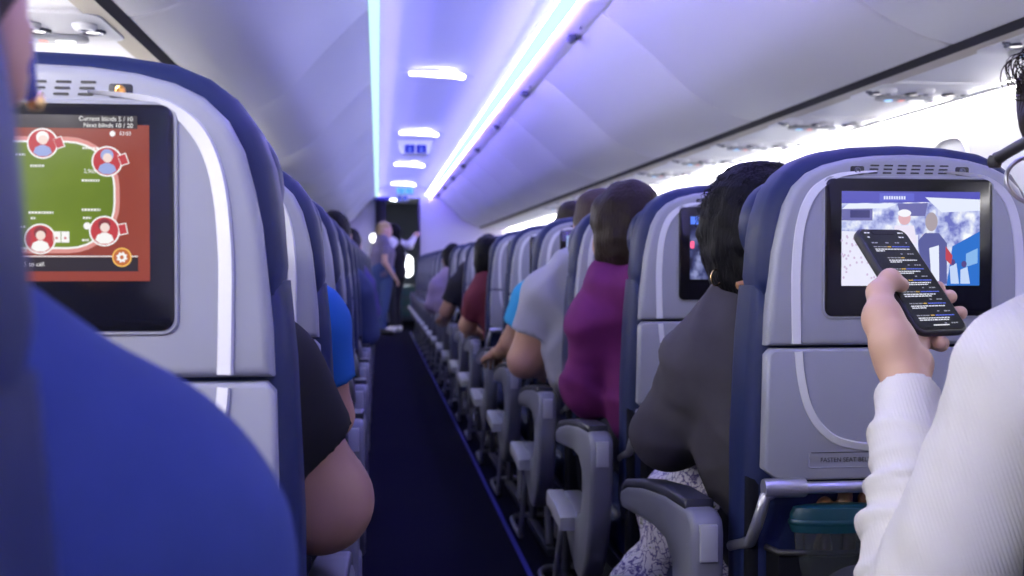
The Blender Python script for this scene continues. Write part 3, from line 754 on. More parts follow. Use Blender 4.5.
def poker_screen(root):
    d = display(root, scr('felt_red', (0.30, 0.06, 0.04), 1.0))
    W = scr('white', (0.95, 0.93, 0.92), 1.0); P = scr('pink', (0.72, 0.30, 0.27), 1.0); K = scr('header', (0.035, 0.028, 0.035), 1.0)
    G = noise_screen('felt_green', (0.12, 0.19, 0.02), (0.17, 0.25, 0.025), (0.24, 0.32, 0.04), 5, 1.0)
    px = lambda x, y: ((x - 35) / 1185.0 - 0.004, 1.0 + (266.5 - y) / 1170.0)
    def rr(x0, y0, x1, y1, r):
        a = px(x0, y1); b = px(x1, y0); return rrect(max(a[0], -SX), a[1], b[0], b[1], r / 1170.0, 8)
    layer('table_rail', [rr(-78, 156, 131, 271, 50)], P, d, 1)
    layer('table_line', [rr(-74, 160, 127, 267, 46)], W, d, 2)
    layer('table_felt', [rr(-72, 162, 125, 265, 44)], G, d, 3)
    layer('header_bar', [rr(-84, 134.5, 149, 147.5, 0.1)], K, d, 1)
    layer('footer_bar', [rr(-84, 275, 149, 289, 0.1)], K, d, 4)
    layer('divider_line', [rr(-84, 273.6, 149, 274.6, 0.1)], W, d, 5)
    circ = lambda x, y, r, n=24: [(px(x, y)[0] + r / 1170.0 * math.cos(2 * math.pi * i / n), px(x, y)[1] + r / 1170.0 * math.sin(2 * math.pi * i / n)) for i in range(n)]
    SK = scr('avatar_skin', (0.90, 0.72, 0.66), 1.0); AB = scr('avatar_blue', (0.35, 0.42, 0.75), 1.0); AR = scr('avatar_red', (0.55, 0.06, 0.07), 1.0); HR = scr('avatar_hair', (0.25, 0.05, 0.06), 1.0)
    for i, (x, y, shirt, hair) in enumerate(((56, 163, AB, W), (119, 180, AB, AB), (116, 249, W, HR), (53, 257, W, HR), (-48, 180, AB, HR), (-46, 249, W, HR))):
        a = layer('avatar', [circ(x, y, 15.2)], W, d, 6)
        layer('avatar_disc', [circ(x, y, 13.6)], AR, a, 7)
        c0 = px(x, y)
        sh = [(c0[0] + dx / 1170., c0[1] + dz / 1170.) for dx, dz in ((-9, -9), (-4, -12.5), (4, -12.5), (9, -9), (7, -4), (2, -1.5), (-2, -1.5), (-7, -4))]
        layer('avatar_shoulders', [sh], shirt, a, 8)
        layer('avatar_hair', [circ(x, y - 6, 6.2)], hair, a, 8.5)
        layer('avatar_face', [circ(x + 0.5, y - 3.5, 4.6)], SK, a, 9)
    def card(x, y, w, h, ang):
        c0 = px(x, y); ca, sa = math.cos(ang), math.sin(ang)
        return [(c0[0] + (dx * ca - dz * sa) / 1170., c0[1] + (dx * sa + dz * ca) / 1170.) for dx, dz in ((-w, -h), (w, -h), (w, h), (-w, h))]
    for x, y, an in ((72, 162, 0.35), (135, 178, 0.35), (134, 247, 0.2)):
        layer('card_back', [card(x, y, 4.4, 5.6, an)], W, d, 7); layer('card_face', [card(x, y, 3.5, 4.7, an)], AR, d, 8)
    layer('hole_cards', [card(69, 255, 3.8, 5.5, 0), card(77.5, 255, 3.8, 5.5, 0)], W, d, 7)
    layer('suit_marks', [circ(69, 256, 1.2, 8), circ(77.5, 256, 1.2, 8)], AR, d, 8)
    rows = [(44, 185, 58, 2.2), (94, 199, 112, 2.2), (94, 228, 112, 2.2), (42, 231, 66, 2.2), (44, 236.5, 49, 2.0), (30, 174, 39, 2.0), (28, 245, 40, 2.0), (95, 236, 103, 2.0), (94, 258, 101, 2.0), (95, 167, 111, 2.0)]
    dash = []
    rs = random.Random(4)
    for x0, y, x1, h in rows:
        x = x0
        while x < x1:
            w = rs.uniform(1.2, 2.6); a, b = px(x, y + h / 2), px(min(x + w, x1), y - h / 2); dash.append(rct(a[0], a[1], b[0], b[1])); x += w + 0.8
    layer('small_print', dash, W, d, 8)['kind'] = 'stuff'
    layer('dealer_chip', [circ(99, 244, 3.6, 16)], W, d, 8)
    gold = scr('gold_ring', (0.95, 0.55, 0.12), 1.0); dk = scr('gear_disc', (0.55, 0.16, 0.05), 1.0)
    layer('gear_ring', [circ(133, 275, 9.6)], gold, d, 6); layer('gear_disc', [circ(133, 275, 8.2)], dk, d, 7)
    c0 = px(133, 275)
    gear = []
    for i in range(32):
        r = 5.4 if (i // 2) % 2 else 4.2
        gear.append((c0[0] + r / 1170. * math.cos(2 * math.pi * i / 32), c0[1] + r / 1170. * math.sin(2 * math.pi * i / 32)))
    layer('gear_icon', [gear], W, d, 8); layer('gear_hole', [circ(133, 275, 2.0, 12)], dk, d, 9)
    layer('clock_icon', [circ(124.5, 152.5, 2.8, 14)], W, d, 8)
    for body, x, y, sz, al in (('Current blinds 5 / 10', 145, 138.2, 6.3, 'RIGHT'), ('Next blinds 10 / 20', 145, 144.6, 6.3, 'RIGHT'), ('03:03', 143, 152.5, 5.2, 'RIGHT'), ('2,965', 96, 190, 5.6, 'LEFT'), ('1,035', 29, 268, 5.2, 'LEFT'), ('You need 5 to call.', 58, 282, 6.0, 'RIGHT')):
        c = px(x, y); text(body, c[0], c[1], sz / 1170. * 0.98, W, d, YS - 0.0014, al, 'screen_text')

def match_screen(root):
    d = display(root, noise_screen('crowd', (0.16, 0.18, 0.55), (0.50, 0.55, 0.85), (0.95, 0.97, 1.0), 60, 1.0))
    U = lambda u, v: (-SX + 2 * SX * u, SZ1 - (SZ1 - SZ0) * v)
    def poly(*uv): return [U(u, v) for u, v in uv][::-1]
    def el(u, v, ru, rv, n=20): return ellipse(*U(u, v), ru * 2 * SX, rv * (SZ1 - SZ0), n)
    L = lambda n, ps, c, dep, k=1.0, par=d: layer(n, ps, scr(n, c, k), par, dep)
    L('upper_stand', [poly((0, 0), (1, 0), (1, 0.10), (0, 0.13))], (0.10, 0.10, 0.50), 1)
    L('banner', [poly((0.27, 0.02), (0.52, 0.02), (0.52, 0.10), (0.27, 0.11))], (0.13, 0.14, 0.62), 2)
    bl = []
    for i in range(9): bl.append(poly((0.30 + i * 0.018, 0.05), (0.312 + i * 0.018, 0.05), (0.312 + i * 0.018, 0.085), (0.30 + i * 0.018, 0.085)))
    L('banner_marks', bl, (0.75, 0.8, 1.0), 3)
    L('tier_light', [poly((0.05, 0.13), (0.40, 0.13), (0.32, 0.18), (0.0, 0.19))], (0.80, 0.85, 1.0), 2)
    L('floodlight', [poly((0.60, 0.06), (1, 0.08), (1, 0.2), (0.72, 0.22))], (0.80, 0.85, 1.0), 2)
    L('tier_dark', [poly((0.0, 0.19), (0.22, 0.18), (0.22, 0.31), (0.0, 0.31))], (0.16, 0.16, 0.42), 2)
    L('tunnel', [poly((0.40, 0.13), (0.62, 0.12), (0.60, 0.26), (0.42, 0.26))], (0.16, 0.16, 0.42), 2)
    L('scoreboard', [poly((0.06, 0.20), (0.20, 0.20), (0.20, 0.28), (0.06, 0.28))], (0.06, 0.06, 0.20), 3)
    L('court', [poly((0, 0.42), (0.55, 0.46), (0.55, 1), (0, 1))], (0.82, 0.82, 0.97), 1)
    dots = []; rs = random.Random(7)
    for i in range(70):
        u, v = rs.uniform(0.0, 0.6), rs.uniform(0.44, 0.98); dots.append(el(u, v, 0.008, 0.014, 6))
    L('bench_figures', dots, (0.62, 0.50, 0.72), 2)
    L('blue_wall', [poly((0.80, 0.58), (1, 0.42), (1, 1), (0.76, 1))], (0.03, 0.17, 0.62), 2)
    L('wall_lettering', [poly((0.90, 0.66), (0.985, 0.60), (0.985, 0.76), (0.90, 0.80))], (0.25, 0.48, 0.85), 3)
    L('far_person', [poly((0.38, 0.36), (0.52, 0.36), (0.54, 0.55), (0.36, 0.55))], (0.85, 0.80, 0.95), 3)
    L('far_face', [el(0.45, 0.28, 0.045, 0.075)], (0.75, 0.45, 0.50), 4)
    L('cap', [el(0.45, 0.23, 0.048, 0.04)], (0.92, 0.92, 1.0), 5)
    L('player_body', [poly((0.55, 0.52), (0.60, 0.44), (0.70, 0.44), (0.76, 0.55), (0.76, 0.98), (0.58, 0.98))], (0.11, 0.12, 0.34), 5)
    L('player_number', [poly((0.63, 0.60), (0.70, 0.57), (0.705, 0.95), (0.65, 0.97))], (0.80, 0.85, 1.0), 6)
    L('player_arm', [poly((0.75, 0.58), (0.80, 0.68), (0.79, 0.78), (0.75, 0.72))], (0.55, 0.07, 0.10), 6)
    L('player_head', [el(0.645, 0.32, 0.045, 0.10)], (0.42, 0.36, 0.40), 6)
    L('ball_boys', [poly((0.78, 0.80), (0.83, 0.76), (0.85, 0.98), (0.79, 0.98)), poly((0.86, 0.83), (0.91, 0.80), (0.93, 0.98), (0.86, 0.98))], (0.55, 0.68, 0.95), 4)
    L('ball_boy_heads', [el(0.80, 0.75, 0.02, 0.035, 10), el(0.885, 0.77, 0.02, 0.035, 10)], (0.10, 0.07, 0.25), 5)

def map_screen(root):
    d = display(root, noise_screen('night_map', (0.02, 0.02, 0.06), (0.06, 0.07, 0.20), (0.30, 0.33, 0.62), 38, 0.9))
    layer('upper_dark', [rct(-SX + 0.02, SZ0 + 0.05, SX, SZ1 - 0.004)], scr('map_dark', (0.015, 0.015, 0.045), 1), d, 1)
    layer('blue_tile', [rct(-SX + 0.001, SZ1 - 0.018, -SX + 0.018, SZ1 - 0.002)], scr('tile_blue', (0.10, 0.22, 0.95), 1.2), d, 2)
    layer('red_button', [rrect(-SX + 0.001, SZ1 - 0.068, -SX + 0.009, SZ1 - 0.053, 0.003)], scr('button_red', (1.0, 0.10, 0.22), 1.6), d, 2)

def bright_screen(root):
    d = display(root, noise_screen('film', (0.10, 0.15, 0.45), (0.45, 0.60, 0.95), (0.95, 0.80, 0.90), 18, 1.0))
    layer('pink_band', [rct(-SX, SZ0 + 0.02, -SX + 0.03, SZ0 + 0.08)], scr('pink_glow', (0.95, 0.45, 0.6), 1.0), d, 1)

# lay out the two aisle columns
protoR, protoL = make_seat(-1), make_seat(1)
CH = child_map()
XSR, XSL = 0.746, -0.298
seatR, seatL = {}, {}
LR = {0: 'blue aisle seat with grey back shell that the phone user in white sits in',
      1: 'blue seat with large grey shell and match broadcast screen behind the held phone',
      2: 'blue seat with grey shell and dark map screen before the woman in the grey jacket',
      3: 'blue seat with grey shell directly before the person in the purple hoodie',
      4: 'blue seat with glowing film screen before the man in the pale grey T-shirt',
      5: 'blue seat with grey shell directly before the person with the cyan sleeve'}
LL = {0: 'blue seat edge nearest the camera with the person in blue shirt in it',
      1: 'blue seat with bright grey shell and poker game screen',
      2: 'blue seat with grey shell just past the black-sleeved elbow',
      3: 'blue seat with grey shell just past the bright blue sleeve'}
NR = 20
for i in range(NR):
    o = protoR if i == 1 else copy_tree(protoR, CH)
    o.location = (XSR, 1.55 + PITCH_Y * (i - 1), 0); seatR[i] = o
    o['label'] = LR.get(i, 'blue and grey aisle seat, %s one ahead of the phone user' % ORD[min(i - 1, 21)])
for i in range(NR):
    o = protoL if i == 1 else copy_tree(protoL, CH)
    o.location = (XSL, 1.03 + PITCH_Y * (i - 1), 0); seatL[i] = o
    o['label'] = LL.get(i, 'blue and grey aisle seat, %s counting from the poker screen' % ORD[min(i - 1, 21)])
seatL[0].location.y = 0.165
def recline(root, deg, pivot=(0, 0.10, 0.45)):
    M = Matrix.Translation(pivot) @ Matrix.Rotation(math.radians(deg), 4, 'X') @ Matrix.Translation([-v for v in pivot])
    for c in kids(root):
        if c.name.split('.')[0] in ('backrest', 'headrest', 'back_shell', 'screen_bezel', 'bezel_rim', 'tray_table', 'tray_arm', 'lower_back', 'seat_pocket'): c.matrix_local = M
seatL[1].scale = (1, 1, 1.015)
DIM = noise_screen('idle', (0.02, 0.025, 0.06), (0.04, 0.05, 0.12), (0.10, 0.12, 0.28), 20, 0.8)
for i in range(NR):
    if i == 1: match_screen(seatR[i])
    elif i == 2: map_screen(seatR[i])
    elif i == 4: bright_screen(seatR[i])
    else: display(seatR[i], DIM)
    if i == 1: poker_screen(seatL[i])
    else: display(seatL[i], DIM)
seatL[0].location = (-0.307, 0.222, 0)
for h_ in kids(seatL[0]):
    if h_.name.startswith('headrest'): h_.scale = (1.020, 1, 1)
    for w_ in kids(h_):
        if w_.name.startswith('wing'): w_.location = (0, -0.06, 0); w_.scale = (0.9, 1, 1)      # wings folded back
# the seats between the aisle seats and the sidewalls
CH = child_map()
for src, col, rows, lab, grp in ((seatR, 1.243, range(0, 9), 'blue and grey middle seat between phone-side aisle seat and window seat', 'phone side middle seats'),
                                 (seatR, 1.738, range(0, 9), 'blue and grey window seat against the phone-side sidewall', 'phone side window seats'),
                                 (seatL, -0.800, range(1, 8), 'blue and grey seat between poker-side aisle seat and sidewall', 'poker side inner seats')):
    ref = src[3]
    for i in rows:
        o = copy_tree(ref, CH, None, ('armrest', 'luggage_bar'))
        o.location = (col, src[i].location.y, 0); o['label'] = lab; o['group'] = grp

# ------------------------------------------------------------------ people
def rotm(yaw=0, pitch=0, roll=0):
    """Head axes: yaw turns to the left (+), pitch bows (+), roll tilts towards the right shoulder (+)."""
    return np.array(Matrix.Rotation(math.radians(yaw), 3, 'Z') @ Matrix.Rotation(math.radians(-pitch), 3, 'X') @ Matrix.Rotation(math.radians(roll), 3, 'Y'))
V3 = lambda *a: np.array(a, float)

def head_prims(B, c, R, s=1.0):
    T = lambda x, y, z: c + R @ (V3(x, y, z) * s)
    e = lambda p, r, k=0.02, op='add': B.ell(T(*p), V3(*r) * s, R, k * s, op)
    e((0, -0.012, 0.030), (0.074, 0.096, 0.088)); e((0, 0.035, -0.020), (0.062, 0.060, 0.085), 0.04)
    e((0, 0.045, -0.062), (0.050, 0.048, 0.050), 0.03); e((0, 0.072, -0.092), (0.020, 0.018, 0.017), 0.03)
    e((-0.034, 0.062, -0.028), (0.026, 0.024, 0.026), 0.03); e((0.034, 0.062, -0.028), (0.026, 0.024, 0.026), 0.03)
    e((0, 0.078, 0.030), (0.050, 0.014, 0.012), 0.02)
    e((-0.031, 0.098, 0.010), (0.017, 0.014, 0.011), 0.012, 'sub'); e((0.031, 0.098, 0.010), (0.017, 0.014, 0.011), 0.012, 'sub')
    e((-0.031, 0.078, 0.010), (0.013, 0.013, 0.0115), 0.004); e((0.031, 0.078, 0.010), (0.013, 0.013, 0.0115), 0.004)
    B.cone(T(0, 0.086, 0.016), T(0, 0.108, -0.024), 0.008 * s, 0.0125 * s, 0.012); e((-0.011, 0.096, -0.027), (0.008, 0.009, 0.007), 0.008); e((0.011, 0.096, -0.027), (0.008, 0.009, 0.007), 0.008)
    e((0, 0.091, -0.053), (0.023, 0.010, 0.0065), 0.006); e((0, 0.089, -0.063), (0.019, 0.010, 0.0065), 0.006)
    for w in (-1, 1):
        e((w * 0.076, -0.008, 0.000), (0.010, 0.019, 0.031), 0.008); e((w * 0.083, -0.002, 0.002), (0.006, 0.011, 0.018), 0.004, 'sub')

def hand_mesh(w, d, n, side, h=0.0035, curl=0.5, s=1.0):
    """A relaxed hand: palm, four curled fingers of different lengths and a thumb from the side of the palm. w: wrist, d: pointing direction, n: back-of-hand direction, side +1: thumb towards d x n."""
    d = V3(*d); d /= np.linalg.norm(d); n = V3(*n); n -= d * n.dot(d); n /= np.linalg.norm(n); u = np.cross(d, n) * side
    B = Body(0.008)
    P = lambda a, b, c: V3(*w) + (d * a + u * b + n * c) * s
    B.cone(P(-0.03, 0, 0), P(0.02, 0, 0), 0.026 * s, 0.026 * s, 0.02, squash=(n, 0.75))
    for b in (0.027, 0.009, -0.009, -0.026): B.cone(P(0.015, b * 0.6, 0), P(0.085, b, 0), 0.018 * s, 0.0125 * s, 0.018)
    for b, L in ((0.030, 0.072), (0.010, 0.080), (-0.010, 0.074), (-0.028, 0.058)):
        a1, a2, a3 = curl * 0.5, curl * 1.4, curl * 2.0
        p0 = P(0.088, b, 0); ps = [p0]; ang = 0
        for f, a in ((0.45, a1), (0.30, a2), (0.25, a3)):
            ps.append(ps[-1] + (d * math.cos(a) - n * math.sin(a)) * L * f * s + u * 0.001)
        for i, (ra, rb) in enumerate(((0.0098, 0.0088), (0.0088, 0.008), (0.008, 0.0072))): B.cone(ps[i], ps[i + 1], ra * s, rb * s, 0.003)
    t0, t1, t2, t3 = P(0.018, 0.024, -0.006), P(0.052, 0.047, -0.014), P(0.078, 0.053, -0.020), P(0.102, 0.050, -0.026)
    B.cone(t0, t1, 0.016 * s, 0.012 * s, 0.012); B.cone(t1, t2, 0.0115 * s, 0.010 * s, 0.004); B.cone(t2, t3, 0.010 * s, 0.008 * s, 0.004)
    return B.mesh(h)

SKIN = {}
def skin(name, col): return mat('skin_' + name, col, rough=0.5, bump=('noise', 300, 0.08, 0.0006), spec=0.35)
def cloth(name, col, bump=('noise', 500, 0.25, 0.0008), **k): return mat('cloth_' + name, col, rough=0.85, bump=bump, spec=0.2, **k)
def hairmat(name, col, spec=0.15):
    m = mat('hair_' + name, col, rough=0.55, bump=('noise', 1.0, 1.0, 0.004), spec=spec)
    nt = m.node_tree; t = [n for n in nt.nodes if n.type == 'TEX_NOISE'][0]; tc = [n for n in nt.nodes if n.type == 'TEX_COORD'][0]
    mp = nt.nodes.new('ShaderNodeMapping'); mp.inputs['Scale'].default_value = (190, 190, 22)      # fine vertical strands
    nt.links.new(tc.outputs['Object'], mp.inputs['Vector']); nt.links.new(mp.outputs[0], t.inputs['Vector']); return m

def person(label, J, skin_m, shirt_m, trouser_m, hair_m, style, h=0.008, sleeve='long', shirt_noise=[(0.0018, 26, 1), (0.006, 22, 2, 1)], hands=True, thick=1.0, head_s=1.0, group=None, hood=False, extra_net=None, shoes=True, skirt=None, no_left=False, sl=None, armt=None):
    ar = armt or thick
    j = {k: V3(*v) for k, v in J.items() if k not in ('R',)}
    R = rotm(*J.get('R', (0, 0, 0)))
    b = thick
    B = Body(0.03)
    head_prims(B, j['head'], R, head_s)
    nk = j['head'] + R @ V3(0, -0.025, -0.06)
    B.cone(nk, j['neck'] + V3(0, 0, 0.01), 0.050 * b, 0.056 * b, 0.03)
    def torso(B, g, kk=0.06):
        B.cone(j['pelvis'], j['chest'], 0.150 * b + g, 0.155 * b + g, kk, squash=((0, 1, 0), 0.70))
        B.cone(j['chest'], j['neck'] - V3(0, 0, 0.05), 0.155 * b + g, 0.085 * b + g, kk, squash=((0, 1, 0), 0.70))
        for s_ in ('L', 'R'):
            B.cone(j['neck'] - V3(0, 0, 0.03), j['sh' + s_], 0.058 * b + g, 0.058 * b + g, kk)
    torso(B, -0.004)
    nets_ = []
    for s_, sg in (('L', -1), ('R', 1)):
        if s_ == 'L' and no_left: continue
        B.cone(j['sh' + s_], j['el' + s_], 0.054 * ar, 0.043 * ar, 0.03)
        B.cone(j['el' + s_], j['wr' + s_], 0.044 * ar, 0.027 * min(ar, 1.05), 0.02)
        d = j['wr' + s_] - j['el' + s_]
        nb = J.get('palm' + s_, (0, 0, 1))
        if hands: nets_.append(hand_mesh(j['wr' + s_], d, nb, sg, curl=J.get('curl', 0.5)))
    for s_ in ('L', 'R'):
        hip = j['pelvis'] + V3(-0.09 if s_ == 'L' else 0.09, 0.02, -0.01)
        B.cone(hip, j['kn' + s_], 0.084 * b, 0.056 * b, 0.04); B.cone(j['kn' + s_], j['an' + s_], 0.055 * b, 0.036 * b, 0.02)
        B.cone(j['an' + s_] + V3(0, -0.02, -0.03), j['an' + s_] + j.get('toe', V3(0, 0.15, -0.055)), 0.036, 0.028, 0.03)
    if extra_net is not None: nets_.append(extra_net)
    body = net_obj('person', join_nets(B.mesh(h), *nets_), skin_m)
    tag(body, label, 'person', group)
    # shirt
    S = Body(0.03); g = 0.010
    torso(S, g)
    for s_ in ('L', 'R'):
        if s_ == 'L' and no_left: continue
        sh, el, wr = j['sh' + s_], j['el' + s_], j['wr' + s_]
        if sleeve == 'long':
            S.cone(sh, el, 0.062 * ar + g, 0.050 * ar + g, 0.014, ripple=(0.0012, 3, 1.0)); S.cone(el, el + (wr - el) * 0.93, 0.050 * b + g, 0.030 * b + g * 0.8, 0.02, flat=(False, True), ripple=(0.0012, 3, 0.3))
        else:
            f = (sl or 0.62) if sleeve == 'short' else 0.9
            S.cone(sh, sh + (el - sh) * f, 0.060 * ar + g, 0.052 * ar + g, 0.014, flat=(False, True))
    if hood:
        nkb = j['neck']
        for a in range(9):
            t0 = math.pi * (0.05 + 0.9 * a / 9); t1 = math.pi * (0.05 + 0.9 * (a + 1) / 9)
            f = lambda t: nkb + V3(0.085 * math.cos(t), -0.075 * math.sin(t) + 0.02, 0.035 - 0.055 * math.sin(t))
            S.cone(f(t0), f(t1), 0.043, 0.043, 0.02)
        S.cone(nkb + V3(0, -0.085, -0.0), nkb + V3(0, -0.075, -0.09), 0.062, 0.035, 0.025)
    S.cut(j['pelvis'] - V3(0, 0, 0.09), (0, 0, -1))
    c_ = net_obj({'long': 'jacket', 'short': 'shirt', 'half': 'shirt'}[sleeve] if not hood else 'hoodie', S.mesh(h, shirt_noise), shirt_m, body)
    # trousers and shoes
    T = Body(0.03)
    for s_ in ('L', 'R'):
        hip = j['pelvis'] + V3(-0.09 if s_ == 'L' else 0.09, 0.02, -0.01)
        T.cone(hip, j['kn' + s_], 0.098 * b, 0.070 * b, 0.04); T.cone(j['kn' + s_], j['an' + s_] + V3(0, 0, 0.0), 0.068 * b, 0.054 * b, 0.02, flat=(False, True))
    T.cone(j['pelvis'], j['pelvis'] + V3(0, -0.02, 0.06), 0.155 * b, 0.15 * b, 0.04, squash=((0, 1, 0), 0.72))
    net_obj('trousers', T.mesh(h, (0.003, 30, 3)), trouser_m, body)
    if shoes:
        for s_ in ('L', 'R'):
            a = j['an' + s_]; te = j.get('toe', V3(0, 0.15, -0.055)); O = Body(0.02)
            O.cone(a + V3(0, -0.025, -0.035), a + te * 1.0 + V3(0, 0, 0.002), 0.044, 0.036, 0.02); O.cone(a + V3(0, 0, -0.02), a + V3(0, 0, 0.02), 0.048, 0.046, 0.02, flat=(False, True))
            O.cut((0, 0, a[2] - 0.095), (0, 0, -1))
            net_obj('shoe', O.mesh(max(h, 0.007)), J_SHOE.get(label, mat('shoe_dark', (0.02, 0.02, 0.025), 0.5)), body)
    # hair
    c, q = j['head'], head_s
    X = lambda x, y, z: c + R @ (V3(x, y, z) * q)
    if style:
        H = Body(0.02)
        if style == 'short':
            H.ell(X(0, -0.016, 0.036), V3(0.081, 0.103, 0.092) * q, R); H.ell(X(0, -0.055, -0.015), V3(0.068, 0.06, 0.075) * q, R)
            H.ell(X(0, 0.085, -0.02), V3(0.085, 0.075, 0.085) * q, R, 0.01, 'sub'); H.cut(X(0, 0, -0.075), R @ V3(0, 0, -1)); am = (0.003, 60, 5)
        elif style == 'bob':
            H.ell(X(0, -0.02, 0.028), V3(0.090, 0.108, 0.100) * q, R); H.ell(X(0, -0.045, -0.045), V3(0.088, 0.080, 0.085) * q, R, 0.04)
            H.ell(X(0, 0.100, -0.035), V3(0.068, 0.080, 0.095) * q, R, 0.01, 'sub'); am = [(0.004, 55, 6), (0.002, 130, 7)]
        elif style == 'big':
            H.ell(X(0, -0.02, 0.030), V3(0.096, 0.112, 0.100) * q, R); H.ell(X(0, -0.035, -0.030), V3(0.094, 0.098, 0.095) * q, R, 0.05); H.ell(X(0, -0.035, -0.090), V3(0.070, 0.062, 0.060) * q, R, 0.04)
            H.ell(X(0, 0.120, -0.035), V3(0.062, 0.070, 0.090) * q, R, 0.01, 'sub'); am = [(0.0022, 60, 8), (0.0022, 170, 9)]
        elif style == 'curly':
            H.ell(X(0, -0.025, 0.045), V3(0.092, 0.105, 0.095) * q, R); H.ell(X(0, -0.065, -0.02), V3(0.085, 0.06, 0.09) * q, R, 0.04)
            H.ell(X(0, 0.095, -0.025), V3(0.080, 0.075, 0.090) * q, R, 0.01, 'sub'); H.ell(X(-0.060, 0.045, 0.045), V3(0.013, 0.030, 0.055) * q, R, 0.008); am = [(0.005, 70, 10), (0.003, 140, 11)]
        elif style == 'long':
            H.ell(X(0, -0.018, 0.032), V3(0.086, 0.106, 0.096) * q, R)
            H.cone(X(0, -0.06, -0.02), X(0, -0.075, -0.24), 0.078, 0.055, 0.04)
            H.ell(X(0, 0.100, -0.035), V3(0.072, 0.080, 0.095) * q, R, 0.01, 'sub'); am = [(0.004, 55, 12)]
        net_obj('hair', H.mesh(min(h, 0.007), am), hair_m, body)
    return body, j, R, X
J_SHOE = {}

def seated(cx, sd, lean=0.0, fwd=0.0, drop=0.0, **o):
    """Joints of somebody sitting upright in the seat whose shell stands at sd; any joint may be given outright."""
    nk = V3(cx + lean, sd + 0.25 + fwd, 1.0 - drop)
    J = dict(pelvis=V3(cx + 0.1 * lean, sd + 0.275, 0.555), chest=V3(cx + 0.6 * lean, sd + 0.262 + 0.5 * fwd, 0.80 - 0.6 * drop), neck=nk, head=nk + V3(0.1 * lean, 0.05, 0.125),
             shL=nk + V3(-0.165, 0, -0.085), shR=nk + V3(0.165, 0, -0.085), elL=V3(cx - 0.22, sd + 0.34, 0.70), elR=V3(cx + 0.22, sd + 0.34, 0.70),
             wrL=V3(cx - 0.12, sd + 0.54, 0.66), wrR=V3(cx + 0.12, sd + 0.54, 0.66), knL=V3(cx - 0.11, sd + 0.665, 0.535), knR=V3(cx + 0.11, sd + 0.665, 0.535),
             anL=V3(cx - 0.11, sd + 0.62, 0.10), anR=V3(cx + 0.11, sd + 0.62, 0.10))
    J['toe'] = V3(0, 0.10, -0.055)
    for k, v in o.items(): J[k] = v if k in ('R', 'curl') else V3(*v)
    return J

TR_DARK = cloth('dark_trousers', (0.02, 0.022, 0.03)); TR_JEAN = cloth('jeans', (0.05, 0.08, 0.20)); TR_GREY = cloth('grey_trousers', (0.12, 0.12, 0.14))
SK_FAIR = skin('fair', (0.55, 0.34, 0.26)); SK_TAN = skin('tan', (0.36, 0.20, 0.14)); SK_ROSE = skin('rose', (0.46, 0.26, 0.20))
H_BLACK = hairmat('black', (0.004, 0.004, 0.006), 0.10); H_DARK = hairmat('dark_brown', (0.014, 0.008, 0.007), 0.15); H_BROWN = hairmat('brown', (0.035, 0.022, 0.018)); H_BLOND = hairmat('blond', (0.42, 0.30, 0.16))

# blue shirt in the seat nearest the camera
J = seated(XSL, 0.165, neck=(-0.270, 0.452, 0.968), head=(-0.2255, 0.486, 1.092), shR=(-0.126, 0.502, 0.875), shL=(-0.46, 0.46, 0.90), elR=(-0.090, 0.60, 0.70), wrR=(-0.20, 0.80, 0.665), chest=(-0.29, 0.46, 0.80), R=(12, 13, 0))
blue, j, R, X = person('person in blue shirt with blue glasses seated nearest the camera', J, SK_ROSE, cloth('royal_blue', (0.020, 0.036, 0.135), var=((0.028, 0.046, 0.17), 40)), TR_JEAN, H_DARK, 'short', h=0.006, sleeve='half', thick=1.18, shirt_noise=[(0.002, 22, 1), (0.007, 20, 2, 1)])
def glasses(body, X, temple_m, rim_m, lens_m, hinge_m, q=1.0):      # q: heft of the temples
    for w in (-1, 1):
        pts = [(w * 0.0775, -0.020, 0.012), (w * 0.0785, 0.03, 0.016), (w * 0.0755, 0.100, 0.017)]
        tube('glasses_temple', [X(*p) for p in smooth_path(pts, 4)], [0.0030 * q] * 4 + [0.0038 * q] * 4 + [0.0045 * q], temple_m, body, 8)
        rim = [X(w * 0.036 + 0.031 * math.cos(a), 0.104 - 0.10 * (0.031 * math.cos(a)) ** 2 * 10, -0.004 + 0.024 * math.sin(a)) for a in [2 * math.pi * i / 28 for i in range(28)]]
        r = tube('glasses_rim', rim, 0.0022, rim_m, body, 8, True)
        bm = bmesh.new(); bm.faces.new([bm.verts.new(p) for p in rim]); bobj('lens', bm, lens_m, r)
        lathe('glasses_hinge', [(0.0035 * q, -0.004 * q), (0.0045 * q, -0.002 * q), (0.0045 * q, 0.002 * q), (0.0035 * q, 0.004 * q)], hinge_m, body, 12, Matrix.Translation(X(w * 0.078, 0.102, 0.014)))
    tube('glasses_bridge', [X(*p) for p in smooth_path([(-0.008, 0.107, 0.004), (0, 0.110, 0.009), (0.008, 0.107, 0.004)], 4)], 0.002, rim_m, body, 8)
M_LENS = bpy.data.materials.new('lens_glass'); M_LENS.use_nodes = True
nt = M_LENS.node_tree; nt.nodes.clear()
n1, n2, n3, n4 = nt.nodes.new('ShaderNodeBsdfTransparent'), nt.nodes.new('ShaderNodeBsdfGlossy'), nt.nodes.new('ShaderNodeMixShader'), nt.nodes.new('ShaderNodeOutputMaterial')
n2.inputs['Roughness'].default_value = 0.05; n3.inputs[0].default_value = 0.10
nt.links.new(n1.outputs[0], n3.inputs[1]); nt.links.new(n2.outputs[0], n3.inputs[2]); nt.links.new(n3.outputs[0], n4.inputs[0])
glasses(blue, X, mat('blue_acetate', (0.02, 0.03, 0.55), 0.25, coat=0.4), M_SOFTBLACK, M_LENS, M_GOLD)

